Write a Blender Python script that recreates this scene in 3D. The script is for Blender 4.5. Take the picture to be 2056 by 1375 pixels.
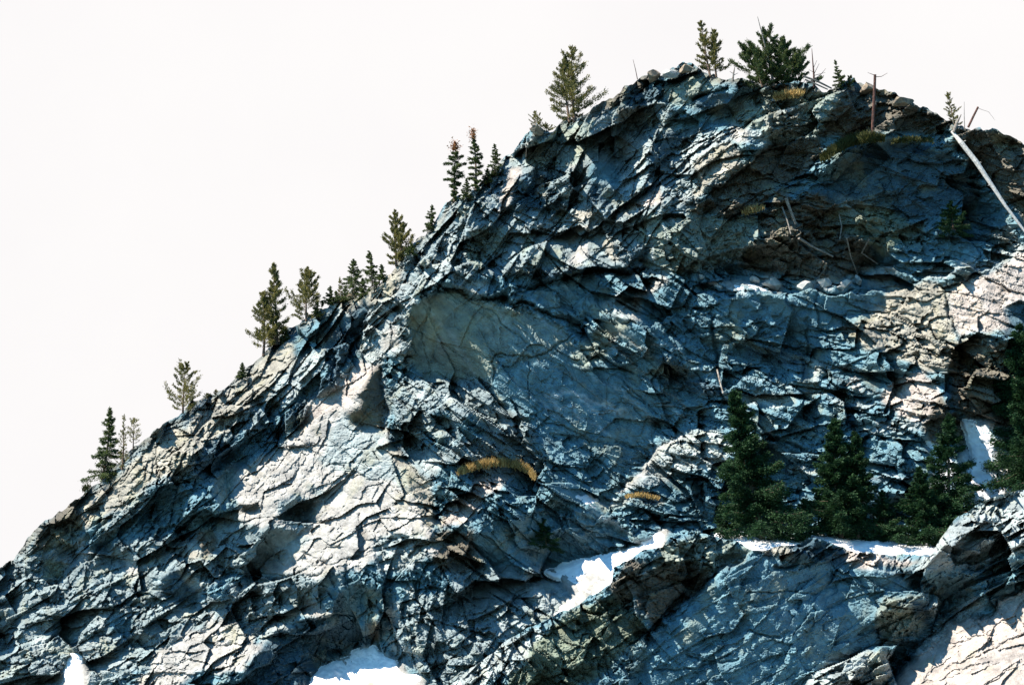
import bpy, math, random
import numpy as np
from mathutils import Vector

# ------------------------------------------------------------------ camera, sky, sun, exposure
sc = bpy.context.scene
for o in list(bpy.data.objects): bpy.data.objects.remove(o)
C = sc.collection
FPX, D0, CX, CY = 4000.0, 200.0, 1028.0, 687.5      # focal length in photo pixels, reference distance (m)
PITCH = math.radians(20.0)
CAM = np.array([0.0, 0.0, 1.7])
RIGHT = np.array([1.0, 0, 0]); UPV = np.array([0, -math.sin(PITCH), math.cos(PITCH)]); FWD = np.array([0, math.cos(PITCH), math.sin(PITCH)])
cd = bpy.data.cameras.new('camera'); cam = bpy.data.objects.new('camera', cd); C.objects.link(cam)
cam.location = CAM; cam.rotation_euler = (math.pi/2 + PITCH, 0, 0)
cd.sensor_width = 36; cd.lens = 36*FPX/2056; cd.clip_start = 1; cd.clip_end = 6000
sc.camera = cam

LV = np.array([-0.60, 0.80, -0.03]); LV /= np.linalg.norm(LV)      # towards the sun: right, up, towards viewer
SUN = LV[0]*RIGHT + LV[1]*UPV - LV[2]*FWD
sl = bpy.data.lights.new('sun', 'SUN'); sl.energy = 4.6; sl.angle = math.radians(0.5); sl.color = (1.0, 0.90, 0.78)
so = bpy.data.objects.new('sun', sl); C.objects.link(so)
so.rotation_euler = Vector(SUN).to_track_quat('Z', 'Y').to_euler()
so.location = (-80, 20, 150)
w = bpy.data.worlds.new('World'); sc.world = w; w.use_nodes = True
nt = w.node_tree; bg = nt.nodes['Background']; bg.inputs[1].default_value = 0.088
sky = nt.nodes.new('ShaderNodeTexSky'); sky.sky_type = 'NISHITA'; sky.sun_disc = False
sky.sun_elevation = math.asin(SUN[2]); sky.sun_rotation = math.atan2(SUN[0], SUN[1])
sky.altitude = 2500; sky.air_density = 1.0; sky.dust_density = 0.3; sky.ozone_density = 4.0
# a bright white cloud bank fills the sky beyond the mountain; the sky behind the camera stays clear and blue
tc = nt.nodes.new('ShaderNodeTexCoord'); sep = nt.nodes.new('ShaderNodeSeparateXYZ'); nt.links.new(tc.outputs['Generated'], sep.inputs[0])
cn = nt.nodes.new('ShaderNodeTexNoise'); cn.inputs['Scale'].default_value = 3.0; cn.inputs['Detail'].default_value = 5
nt.links.new(tc.outputs['Generated'], cn.inputs['Vector'])
ad = nt.nodes.new('ShaderNodeMath'); ad.operation = 'MULTIPLY_ADD'; nt.links.new(cn.outputs['Fac'], ad.inputs[0]); ad.inputs[1].default_value = 0.3; nt.links.new(sep.outputs['Y'], ad.inputs[2])
mr = nt.nodes.new('ShaderNodeMapRange'); mr.inputs['From Min'].default_value = 0.62; mr.inputs['From Max'].default_value = 0.95; nt.links.new(ad.outputs[0], mr.inputs['Value'])
n2 = nt.nodes.new('ShaderNodeTexNoise'); n2.inputs['Scale'].default_value = 9.0; n2.inputs['Detail'].default_value = 6; nt.links.new(tc.outputs['Generated'], n2.inputs['Vector'])
cr = nt.nodes.new('ShaderNodeMix'); cr.data_type = 'RGBA'; nt.links.new(n2.outputs['Fac'], cr.inputs['Factor'])
cr.inputs['A'].default_value = (3.42, 3.34, 3.37, 1); cr.inputs['B'].default_value = (3.7, 3.62, 3.58, 1)
mx = nt.nodes.new('ShaderNodeMix'); mx.data_type = 'RGBA'; nt.links.new(mr.outputs[0], mx.inputs['Factor'])
tn = nt.nodes.new('ShaderNodeMix'); tn.data_type = 'RGBA'; tn.blend_type = 'MULTIPLY'; tn.inputs['Factor'].default_value = 1; nt.links.new(sky.outputs[0], tn.inputs['A']); tn.inputs['B'].default_value = (.50, .95, 1.05, 1); nt.links.new(tn.outputs['Result'], mx.inputs['A']); nt.links.new(cr.outputs['Result'], mx.inputs['B']); nt.links.new(mx.outputs['Result'], bg.inputs[0])
sc.cycles.diffuse_bounces = 2
sc.view_settings.view_transform = 'Standard'; sc.view_settings.look = 'None'; sc.view_settings.exposure = 1.65; sc.view_settings.gamma = 1

# ------------------------------------------------------------------ helpers
def pt(u, v, d):
    u = np.asarray(u, float); v = np.asarray(v, float); d = np.asarray(d, float)
    return CAM + (((u-CX)/FPX*d)[..., None]*RIGHT + ((CY-v)/FPX*d)[..., None]*UPV + d[..., None]*FWD)

def tag(o, label=None, cat=None, group=None, kind=None):
    if label: o['label'] = label
    if cat: o['category'] = cat
    if group: o['group'] = group
    if kind: o['kind'] = kind
    return o

def mesh_np(name, verts, faces, mat, parent=None, cols=None, smooth=False):
    me = bpy.data.meshes.new(name)
    verts = np.ascontiguousarray(verts, dtype=np.float32); faces = np.ascontiguousarray(faces, dtype=np.int32)
    nf, k = faces.shape
    me.vertices.add(len(verts)); me.vertices.foreach_set('co', verts.ravel())
    me.loops.add(nf*k); me.loops.foreach_set('vertex_index', faces.ravel())
    me.polygons.add(nf); me.polygons.foreach_set('loop_start', np.arange(0, nf*k, k, dtype=np.int32))
    me.polygons.foreach_set('use_smooth', np.full(nf, smooth, dtype=bool))
    me.update(calc_edges=True)
    if cols is not None:
        a = me.color_attributes.new('rock', 'FLOAT_COLOR', 'POINT')
        c4 = np.ones((len(verts), 4), dtype=np.float32); c4[:, :3] = cols
        a.data.foreach_set('color', c4.ravel())
    me.materials.append(mat)
    o = bpy.data.objects.new(name, me); C.objects.link(o)
    if parent is not None: o.parent = parent
    return o

def empty(name, loc):
    o = bpy.data.objects.new(name, None); C.objects.link(o); o.location = loc; o.empty_display_size = 0.5
    return o

def fbm_blur(a, sx, sy=None):
    sy = sy or sx
    ny, nx = a.shape; py, px_ = int(3*sy)+1, int(3*sx)+1
    b = np.pad(a, ((py, py), (px_, px_)), mode='edge')
    fy = np.fft.fftfreq(b.shape[0])[:, None]; fx = np.fft.rfftfreq(b.shape[1])[None]
    b = np.fft.irfft2(np.fft.rfft2(b)*np.exp(-2*math.pi**2*((fx*sx)**2+(fy*sy)**2)), s=b.shape)
    return b[py:py+ny, px_:px_+nx]

def spec(shape, seed, theta, lx, ly, beta, hp=1e9):
    """anisotropic power-law noise, streaks along theta (radians, image axes, y down); lengths in cells"""
    r = np.random.default_rng(seed); ny, nx = shape
    fy = np.fft.fftfreq(ny)[:, None]; fx = np.fft.rfftfreq(nx)[None]
    a = fx*math.cos(theta)+fy*math.sin(theta); b = -fx*math.sin(theta)+fy*math.cos(theta)
    k2 = (a*lx)**2+(b*ly)**2
    F = np.fft.rfft2(r.standard_normal(shape))*(0.15+k2)**(-beta/2)*(1-np.exp(-(k2)*4))
    n = np.fft.irfft2(F, s=shape); return n/n.std()

def facets(X, Y, theta, sx, sy, seed):
    """angular blocks: per-cell random height and tilt; returns step, tiltx, tilty offsets and crack distance"""
    c, s = math.cos(theta), math.sin(theta)
    P = (X*c+Y*s)/sx; Q = (-X*s+Y*c)/sy
    ip, iq = np.floor(P).astype(np.int32), np.floor(Q).astype(np.int32)
    def h(i, j, k):
        n = (i*374761393 + j*668265263 + (seed*97+k)*2147483647) & 0xffffffff
        n = ((n ^ (n >> 13))*1274126177) & 0xffffffff
        n = ((n ^ (n >> 16))*2246822519) & 0xffffffff
        return ((n ^ (n >> 15)) & 0xffff)/65535.0
    f1 = np.full(P.shape, 9.0); f2 = np.full(P.shape, 9.0); bi = ip.astype(np.int64); bj = iq.astype(np.int64); bx = P*0; by = P*0
    for di in (-1, 0, 1):
        for dj in (-1, 0, 1):
            i = ip.astype(np.int64)+di; j = iq.astype(np.int64)+dj
            dx = P-(i+h(i, j, 1)); dy = Q-(j+h(i, j, 2))
            d = np.maximum(np.abs(dx)*0.85, np.abs(dy)) + 0.25*(dx*dx+dy*dy)
            new = d < f1
            f2 = np.where(new, f1, np.minimum(f2, d)); f1 = np.where(new, d, f1)
            bi = np.where(new, i, bi); bj = np.where(new, j, bj); bx = np.where(new, dx, bx); by = np.where(new, dy, by)
    ex = -(E2[0]*-1)*c*1.0; e1 = E2[0]*c-E2[1]*s; e2 = -E2[0]*s-E2[1]*c
    hv = lambda q: (q-.5)*np.abs(2*q-1)**1.3*1.5
    st = hv(h(bi, bj, 3)); k = COH*(2.0*h(bi, bj, 7)**2); tx = (hv(h(bi, bj, 4))*1.5+k*e1)*bx*sx; ty = (hv(h(bi, bj, 5))*1.8+k*e2)*by*sy
    return st, tx+ty, f2-f1, h(bi, bj, 6)

def inpoly(U, V, pts):
    m = np.zeros(U.shape, bool); n = len(pts)
    x0, x1 = min(p[0] for p in pts), max(p[0] for p in pts); y0, y1 = min(p[1] for p in pts), max(p[1] for p in pts)
    bb = (U >= x0) & (U <= x1) & (V >= y0) & (V <= y1)
    if not bb.any(): return m
    u, v = U[bb], V[bb]; r = np.zeros(u.shape, bool)
    for i in range(n):
        ax, ay = pts[i]; bx, by = pts[(i+1) % n]
        if ay == by: continue
        c = ((ay > v) != (by > v)) & (u < (bx-ax)*(v-ay)/(by-ay)+ax); r ^= c
    m[bb] = r; return m

def linedist(U, V, pts, wmax):
    d = np.full(U.shape, 1e9)
    x0, x1 = min(p[0] for p in pts)-wmax, max(p[0] for p in pts)+wmax; y0, y1 = min(p[1] for p in pts)-wmax, max(p[1] for p in pts)+wmax
    bb = (U >= x0) & (U <= x1) & (V >= y0) & (V <= y1)
    if not bb.any(): return d
    u, v = U[bb], V[bb]; q = np.full(u.shape, 1e9)
    for i in range(len(pts)-1):
        ax, ay = pts[i]; bx, by = pts[i+1]; L = (bx-ax)**2+(by-ay)**2+1e-9
        t = np.clip(((u-ax)*(bx-ax)+(v-ay)*(by-ay))/L, 0, 1)
        q = np.minimum(q, np.hypot(u-ax-t*(bx-ax), v-ay-t*(by-ay)))
    d[bb] = q; return d

def P(s):
    a = [float(x) for x in s.replace(' ', ',').split(',')]
    return list(zip(a[::2], a[1::2]))

# ------------------------------------------------------------------ rock colours (stone and lichen; some shade painted into d, n, some sunlight into w, l)
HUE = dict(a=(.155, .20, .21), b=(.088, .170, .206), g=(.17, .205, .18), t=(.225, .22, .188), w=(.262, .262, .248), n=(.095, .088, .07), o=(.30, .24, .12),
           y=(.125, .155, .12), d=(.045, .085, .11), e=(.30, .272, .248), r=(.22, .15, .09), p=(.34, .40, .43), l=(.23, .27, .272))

# slope map of the cliff: steepness towards the light (0 = overhanging or turned away, 1 = laid back to the sun), hue (darkened in shaded hollows, paler on sunlit slabs), roughness
# 'steep hue rough : polygon'
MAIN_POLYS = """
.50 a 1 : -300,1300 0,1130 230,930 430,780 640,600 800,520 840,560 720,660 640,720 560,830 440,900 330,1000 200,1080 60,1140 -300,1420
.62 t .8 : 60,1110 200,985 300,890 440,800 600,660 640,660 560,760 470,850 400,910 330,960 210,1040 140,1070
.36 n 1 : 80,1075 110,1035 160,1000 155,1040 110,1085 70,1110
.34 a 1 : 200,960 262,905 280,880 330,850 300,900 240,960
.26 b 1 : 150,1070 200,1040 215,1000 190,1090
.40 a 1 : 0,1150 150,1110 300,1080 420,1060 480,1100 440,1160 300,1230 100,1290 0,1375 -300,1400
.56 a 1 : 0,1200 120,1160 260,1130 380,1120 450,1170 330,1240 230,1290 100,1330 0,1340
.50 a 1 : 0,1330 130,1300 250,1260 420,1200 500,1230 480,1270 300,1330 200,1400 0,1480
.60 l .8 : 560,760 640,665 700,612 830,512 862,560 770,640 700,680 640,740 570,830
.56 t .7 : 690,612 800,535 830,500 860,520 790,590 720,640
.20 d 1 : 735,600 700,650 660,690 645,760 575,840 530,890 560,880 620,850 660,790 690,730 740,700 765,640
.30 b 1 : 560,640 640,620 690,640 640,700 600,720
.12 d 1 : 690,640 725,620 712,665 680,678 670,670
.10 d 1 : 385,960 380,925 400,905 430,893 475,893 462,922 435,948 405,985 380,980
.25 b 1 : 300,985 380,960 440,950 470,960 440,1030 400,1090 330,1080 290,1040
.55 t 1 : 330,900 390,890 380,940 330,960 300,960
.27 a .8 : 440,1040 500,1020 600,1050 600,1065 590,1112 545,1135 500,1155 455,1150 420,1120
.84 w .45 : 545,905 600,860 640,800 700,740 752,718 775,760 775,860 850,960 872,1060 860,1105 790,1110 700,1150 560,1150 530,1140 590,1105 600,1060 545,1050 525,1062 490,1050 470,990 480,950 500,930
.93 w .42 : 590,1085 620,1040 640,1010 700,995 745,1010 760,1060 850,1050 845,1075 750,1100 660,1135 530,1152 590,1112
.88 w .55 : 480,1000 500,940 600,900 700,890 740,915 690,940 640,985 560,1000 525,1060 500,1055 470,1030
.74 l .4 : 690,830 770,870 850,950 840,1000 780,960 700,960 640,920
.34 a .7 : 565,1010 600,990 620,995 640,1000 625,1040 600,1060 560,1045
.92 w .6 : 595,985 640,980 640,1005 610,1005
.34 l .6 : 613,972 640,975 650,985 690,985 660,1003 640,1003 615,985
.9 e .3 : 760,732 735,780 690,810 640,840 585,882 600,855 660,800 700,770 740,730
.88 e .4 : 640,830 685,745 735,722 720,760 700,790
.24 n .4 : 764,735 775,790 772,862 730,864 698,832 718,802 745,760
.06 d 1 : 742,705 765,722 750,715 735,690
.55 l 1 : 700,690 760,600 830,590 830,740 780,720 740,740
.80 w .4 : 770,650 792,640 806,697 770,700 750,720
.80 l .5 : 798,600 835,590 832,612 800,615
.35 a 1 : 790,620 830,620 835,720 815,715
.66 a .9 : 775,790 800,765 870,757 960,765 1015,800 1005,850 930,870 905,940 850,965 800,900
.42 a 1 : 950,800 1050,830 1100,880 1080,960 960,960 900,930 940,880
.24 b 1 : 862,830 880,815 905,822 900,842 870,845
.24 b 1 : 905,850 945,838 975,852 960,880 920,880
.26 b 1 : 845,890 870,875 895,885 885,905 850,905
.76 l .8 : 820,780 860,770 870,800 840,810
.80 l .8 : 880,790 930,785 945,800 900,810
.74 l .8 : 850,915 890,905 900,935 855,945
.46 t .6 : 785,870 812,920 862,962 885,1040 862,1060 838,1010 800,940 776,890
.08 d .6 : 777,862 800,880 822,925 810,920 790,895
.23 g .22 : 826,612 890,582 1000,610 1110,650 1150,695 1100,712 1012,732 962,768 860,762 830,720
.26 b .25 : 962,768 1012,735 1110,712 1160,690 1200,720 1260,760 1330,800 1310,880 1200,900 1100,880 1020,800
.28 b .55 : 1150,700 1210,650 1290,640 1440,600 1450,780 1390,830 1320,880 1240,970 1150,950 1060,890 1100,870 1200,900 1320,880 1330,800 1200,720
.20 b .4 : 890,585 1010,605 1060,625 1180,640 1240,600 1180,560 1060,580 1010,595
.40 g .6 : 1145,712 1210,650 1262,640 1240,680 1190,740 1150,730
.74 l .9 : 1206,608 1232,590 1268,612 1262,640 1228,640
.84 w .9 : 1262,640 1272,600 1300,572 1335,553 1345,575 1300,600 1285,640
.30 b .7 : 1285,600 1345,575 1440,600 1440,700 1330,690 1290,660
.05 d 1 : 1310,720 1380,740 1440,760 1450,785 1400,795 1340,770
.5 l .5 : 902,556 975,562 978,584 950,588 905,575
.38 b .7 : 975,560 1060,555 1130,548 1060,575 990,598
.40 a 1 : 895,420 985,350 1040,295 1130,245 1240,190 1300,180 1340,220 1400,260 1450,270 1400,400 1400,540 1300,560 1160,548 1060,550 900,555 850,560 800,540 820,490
.50 g 1 : 1060,290 1130,250 1200,240 1180,290 1140,330 1050,330
.42 a 1 : 860,470 920,430 960,430 900,540 860,560 800,560
.60 l .8 : 835,560 870,500 905,465 915,480 900,540 870,570
.88 e .7 : 990,432 1005,385 1028,350 1046,333 1050,350 1030,390 1006,426
.12 d 1 : 1050,350 1090,360 1130,400 1120,440 1060,430 1010,428 1030,390
.66 g .9 : 1044,505 1056,465 1072,452 1064,490 1050,512
.55 t 1 : 1070,360 1085,360 1095,400 1085,398 1070,375
.95 w .5 : 1133,522 1160,498 1183,490 1180,530 1165,537 1150,530
.90 e .5 : 1153,454 1192,446 1168,464
.60 o .7 : 1522,455 1545,447 1565,460 1590,470 1600,492 1575,490 1560,478 1530,470
.55 t .8 : 1150,438 1165,418 1200,425 1190,440
.30 n .6 : 1133,478 1150,463 1172,468 1168,488 1140,490
.60 t .7 : 1200,480 1225,470 1250,520 1230,525
.48 g .9 : 1060,540 1080,500 1130,495 1130,540
.15 d 1 : 1040,550 1150,535 1290,540 1290,548 1190,556 1100,560
.74 l .8 : 1238,384 1246,350 1276,318 1304,296 1308,320 1282,362 1256,386
.92 e .7 : 1263,432 1290,400 1325,376 1334,386 1302,420 1285,428
.62 l .9 : 1250,300 1275,272 1300,278 1296,300 1262,312
.20 d .8 : 1300,290 1340,260 1380,260 1340,330 1310,360
.74 l .9 : 1368,312 1400,285 1455,266 1462,288 1422,318 1374,347
.80 w .9 : 1458,272 1480,238 1507,265 1500,280 1470,290
.50 l .9 : 1500,262 1550,280 1545,290 1490,290
.66 l .9 : 1338,424 1374,374 1388,392 1366,412
.92 e .6 : 1333,443 1366,428 1360,440
.42 t .7 : 1400,325 1460,290 1490,310 1480,340 1430,370 1390,400 1380,380
.30 g .8 : 1290,440 1400,440 1520,430 1500,520 1420,545 1290,545
.26 g .6 : 1400,445 1520,432 1540,460 1490,500 1420,540
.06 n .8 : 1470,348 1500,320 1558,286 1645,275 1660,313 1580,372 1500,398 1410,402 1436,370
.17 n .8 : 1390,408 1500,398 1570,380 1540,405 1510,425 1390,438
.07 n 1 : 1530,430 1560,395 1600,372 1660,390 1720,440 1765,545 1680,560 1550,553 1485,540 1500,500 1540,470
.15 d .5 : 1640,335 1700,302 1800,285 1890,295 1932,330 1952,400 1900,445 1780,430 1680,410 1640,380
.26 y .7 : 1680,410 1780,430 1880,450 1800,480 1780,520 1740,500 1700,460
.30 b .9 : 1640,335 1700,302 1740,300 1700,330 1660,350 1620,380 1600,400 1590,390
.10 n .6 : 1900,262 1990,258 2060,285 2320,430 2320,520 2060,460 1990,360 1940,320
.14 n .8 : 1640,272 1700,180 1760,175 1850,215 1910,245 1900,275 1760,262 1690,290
.27 g 1 : 1480,200 1560,175 1690,178 1680,230 1640,272 1560,284 1510,260 1470,240
.52 l .8 : 1556,218 1600,205 1632,197 1640,208 1590,222 1565,228
.75 w .8 : 1582,232 1595,214 1597,224 1590,238
.44 g .6 : 1328,182 1345,165 1380,150 1462,154 1425,190 1396,222 1350,220
.14 d .6 : 1392,202 1420,188 1484,186 1460,215 1440,232 1400,232
.34 b .8 : 1340,222 1400,232 1470,240 1450,268 1400,262 1350,250
.14 d .9 : 1250,190 1290,172 1332,178 1330,205 1270,210 1240,215
.34 n .8 : 1225,195 1250,178 1300,150 1330,160 1300,172 1255,185 1240,215 1200,240 1180,235
.12 n .8 : 1240,215 1300,215 1290,235 1240,240
.30 b .8 : 1790,500 1850,463 1950,447 2040,478 2060,520 1900,545 1780,560 1740,560
.56 t .9 : 1990,455 2030,470 2045,500 2030,505 2000,480
.60 l 1 : 1850,552 1950,520 2060,500 2060,520 1960,535 1860,562
.98 w .2 : 1415,566 1460,570 1540,576 1545,583 1480,582
.78 w .6 : 1530,558 1550,552 1572,570 1566,588 1536,584
.9 w .5 : 1588,572 1600,562 1630,566 1640,584 1600,586
.85 w .5 : 1640,560 1668,556 1672,574 1650,578
.60 l .8 : 1686,566 1722,558 1728,578 1690,582
.46 l .9 : 1740,574 1760,545 1806,518 1800,545 1770,578
.20 b .35 : 1400,585 1560,590 1790,585 1775,625 1700,642 1625,655 1560,650 1440,640 1440,600
.24 b .7 : 1440,640 1625,655 1700,642 1780,690 1720,720 1640,700 1560,740 1450,720
.42 b .9 : 1460,740 1560,740 1640,710 1720,725 1860,760 1850,830 1870,900 1860,1000 1700,1010 1500,1000 1470,900 1450,820
.58 t .45 : 1775,572 1888,562 1905,620 1918,684 1860,690 1790,660 1700,650 1780,620
.58 t .8 : 1690,650 1780,640 1850,690 1930,690 1880,740 1800,720 1740,690
.70 e .42 : 1900,584 1950,550 2060,515 2320,560 2320,620 2060,606 2018,614 2020,655 1928,682 1910,640
.02 d .5 : 2010,618 2060,612 2320,630 2320,690 2060,680 2015,668
.60 t .8 : 1800,705 1930,688 1990,680 1960,700 1895,745 1850,750
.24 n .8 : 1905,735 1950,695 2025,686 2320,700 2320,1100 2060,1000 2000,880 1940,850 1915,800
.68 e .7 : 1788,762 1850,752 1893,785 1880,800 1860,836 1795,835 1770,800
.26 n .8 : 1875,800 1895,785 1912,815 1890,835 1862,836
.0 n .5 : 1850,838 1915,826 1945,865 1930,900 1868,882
.5 l .9 : 1240,985 1293,935 1337,886 1396,862 1440,868 1470,900 1440,940 1380,945 1330,970 1290,1000
.36 b 1 : 1240,988 1330,960 1440,940 1490,980 1480,1060 1380,1065 1290,1040
.46 l .9 : 1395,885 1440,890 1430,925 1395,930
.95 w .2 : 1238,985 1290,935 1334,884 1395,861 1340,893 1297,942 1246,990
.76 e .7 : 922,996 980,956 1030,960 988,988 935,1033 880,1062 888,1040
.32 b .9 : 990,990 1040,965 1090,990 1110,1010 1160,1010 1190,1040 1110,1060 960,1060 940,1040
.18 b .6 : 950,1085 1000,1050 1110,1055 1200,1040 1285,1070 1190,1120 1090,1145 1000,1135 950,1130
.20 n .9 : 862,1072 950,1062 960,1150 880,1155 866,1115
.50 l .8 : 1198,1003 1278,998 1250,1020 1205,1025
.28 b .8 : 1100,960 1200,960 1230,985 1180,1000 1100,985
.56 l .9 : 752,1085 850,1068 868,1110 810,1140 760,1150
.82 w .6 : 855,1090 893,1096 878,1116 860,1112
.3 a .9 : 450,1180 560,1150 700,1150 700,1180 640,1190 620,1230 560,1250 460,1270
.6 l .8 : 515,1262 560,1238 605,1232 560,1275 525,1300
.98 w .3 : 604,1222 628,1212 668,1222 648,1238 615,1234
.06 d .7 : 600,1248 662,1228 700,1185 706,1240 745,1275 755,1300 705,1305 650,1330 610,1390 440,1400 500,1340 540,1290 570,1258
.84 w .7 : 300,1312 340,1292 370,1268 440,1248 505,1262 500,1290 525,1280 520,1310 490,1345 440,1345 385,1350 345,1400 260,1400 300,1335
.22 b .8 : 695,1170 733,1172 732,1252 700,1240
.5 g .8 : 733,1192 762,1196 760,1240 736,1244
.2 n .7 : 736,1244 764,1242 762,1292 740,1275
.54 l .9 : 776,1202 806,1206 800,1262 780,1268
.64 l .9 : 810,1182 828,1176 826,1218 812,1222
.48 a 1 : 806,1230 830,1190 900,1190 930,1260 900,1340 830,1345 790,1340 780,1300
.42 a 1 : 900,1150 1000,1140 1090,1150 1140,1200 1110,1240 1000,1300 900,1390 830,1390 930,1290
.4 l .5 : 1040,1180 1080,1160 1140,1190 1120,1225 1060,1210
.5 l .5 : 990,1260 1030,1245 1080,1240 1030,1280 985,1300
.9 w .3 : 1095,1150 1200,1118 1290,1098 1290,1080 1335,1068 1345,1120 1240,1200 1112,1240 1145,1195 1122,1160
.9 w .3 : 1440,1060 1560,1080 1700,1080 1868,1098 1900,1160 1440,1160
.3 p .4 : 1862,880 1925,920 1900,1000 1860,1000
.34 p .3 : 1930,842 2000,880 2060,960 2060,1020 1960,1000 1935,930
.80 w .5 : 1500,975 1520,985 1510,1015 1470,1010 1480,990
.95 w .4 : 142,1087 160,1083 170,1100 150,1108
.85 w .4 : 120,1118 145,1110 153,1122 140,1128
.85 w .4 : 151,1108 182,1104 177,1117 155,1119
.02 d .6 : 190,1085 213,1080 206,1106 188,1109
.04 d .6 : 115,1090 140,1089 138,1109 113,1109
.16 y .6 : 83,1120 130,1122 126,1157 90,1168
.82 w .4 : 248,1138 270,1125 298,1130 290,1150 265,1164
.06 d .5 : 322,1165 350,1138 400,1168 408,1182 380,1208 330,1192
.58 t .5 : 353,1106 385,1096 402,1110 385,1126 360,1117
.68 l .4 : 366,1085 396,1084 400,1104 370,1102
.42 t .4 : 360,1141 376,1141 410,1174 400,1184 365,1156
.04 n .6 : 388,1066 428,1060 430,1110 406,1122 395,1090
.60 l .4 : 190,1240 222,1228 220,1262 195,1268
.22 b .4 : 225,1240 266,1232 262,1282 230,1287
.04 d .8 : 104,1250 126,1252 122,1282 107,1278
.03 d .6 : 148,1285 166,1288 176,1348 162,1342
.64 l .6 : 66,1286 100,1274 113,1305 80,1312
.62 l .5 : 200,1346 255,1311 263,1326 215,1357
.62 l .5 : 164,1282 216,1282 212,1293 170,1299
.52 l .5 : 325,1226 376,1207 407,1236 360,1241
.74 w .4 : 417,1234 428,1233 436,1266 427,1268
.04 d .6 : 1215,285 1236,298 1232,322 1217,311
.66 l .7 : 1244,276 1290,279 1282,302 1254,312
.74 w .5 : 1130,326 1160,316 1168,325 1140,332
.68 l .6 : 1064,501 1102,494 1095,507 1069,512
.62 l .6 : 1078,476 1107,464 1100,482
.10 d .6 : 1180,368 1236,386 1230,412 1185,402
.24 b .3 : 1178,332 1242,330 1232,372 1182,366
.10 d .6 : 988,346 1012,343 1002,376 983,372
.14 g .8 : 940,466 1010,460 1022,500 960,540 938,510
.08 d .6 : 1256,500 1296,494 1300,531 1260,537
.18 d .3 : 1618,720 1633,745 1626,802 1608,797
.66 l .5 : 1633,723 1652,735 1646,767 1634,762
.76 w .5 : 1541,838 1553,848 1557,882 1545,872
.40 g .5 : 455,948 484,942 480,962 462,1000 430,1010 438,970
.90 w .4 : 452,945 486,932 478,950 462,956
.04 n .6 : 484,1008 512,1010 520,1022 496,1036 480,1030
.60 l .5 : 560,1095 600,1068 622,1082 600,1100
.64 l .5 : 1480,590 1500,590 1496,600
.12 d .5 : 1490,690 1560,705 1620,715 1612,745 1540,730 1490,715
.45 l .7 : 1470,800 1560,790 1600,800 1560,812 1480,815
.50 l .7 : 1660,800 1740,800 1760,812 1680,818
.50 l .7 : 1720,850 1840,838 1860,850 1760,870
.14 b .7 : 1560,890 1640,910 1680,945 1600,930
.55 l .6 : 1580,930 1640,940 1680,960 1620,955
.93 w .05 : 600,1400 640,1345 652,1332 690,1324 708,1306 754,1294 764,1312 792,1324 812,1350 856,1360 840,1400
.93 w .05 : 115,1400 128,1355 140,1308 156,1300 174,1340 180,1352 166,1400
.93 w .05 : 1091,1150 1130,1135 1200,1116 1250,1106 1290,1098 1312,1088 1345,1110 1280,1160 1250,1210 1190,1250 1105,1250 1143,1195 1146,1180 1120,1162
.93 w .05 : 1281,1084 1300,1074 1340,1066 1347,1080 1325,1097 1285,1099
.93 w .05 : 1440,1064 1500,1074 1540,1084 1600,1080 1620,1073 1650,1075 1760,1080 1870,1094 1900,1160 1440,1160
.48 p .05 : 1934,840 1962,850 2002,880 2004,930 2060,955 2080,1020 1960,1020 1945,960 1958,920 1940,880
.42 p .05 : 1860,878 1887,892 1917,915 1927,945 1905,994 1878,972
"""
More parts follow.
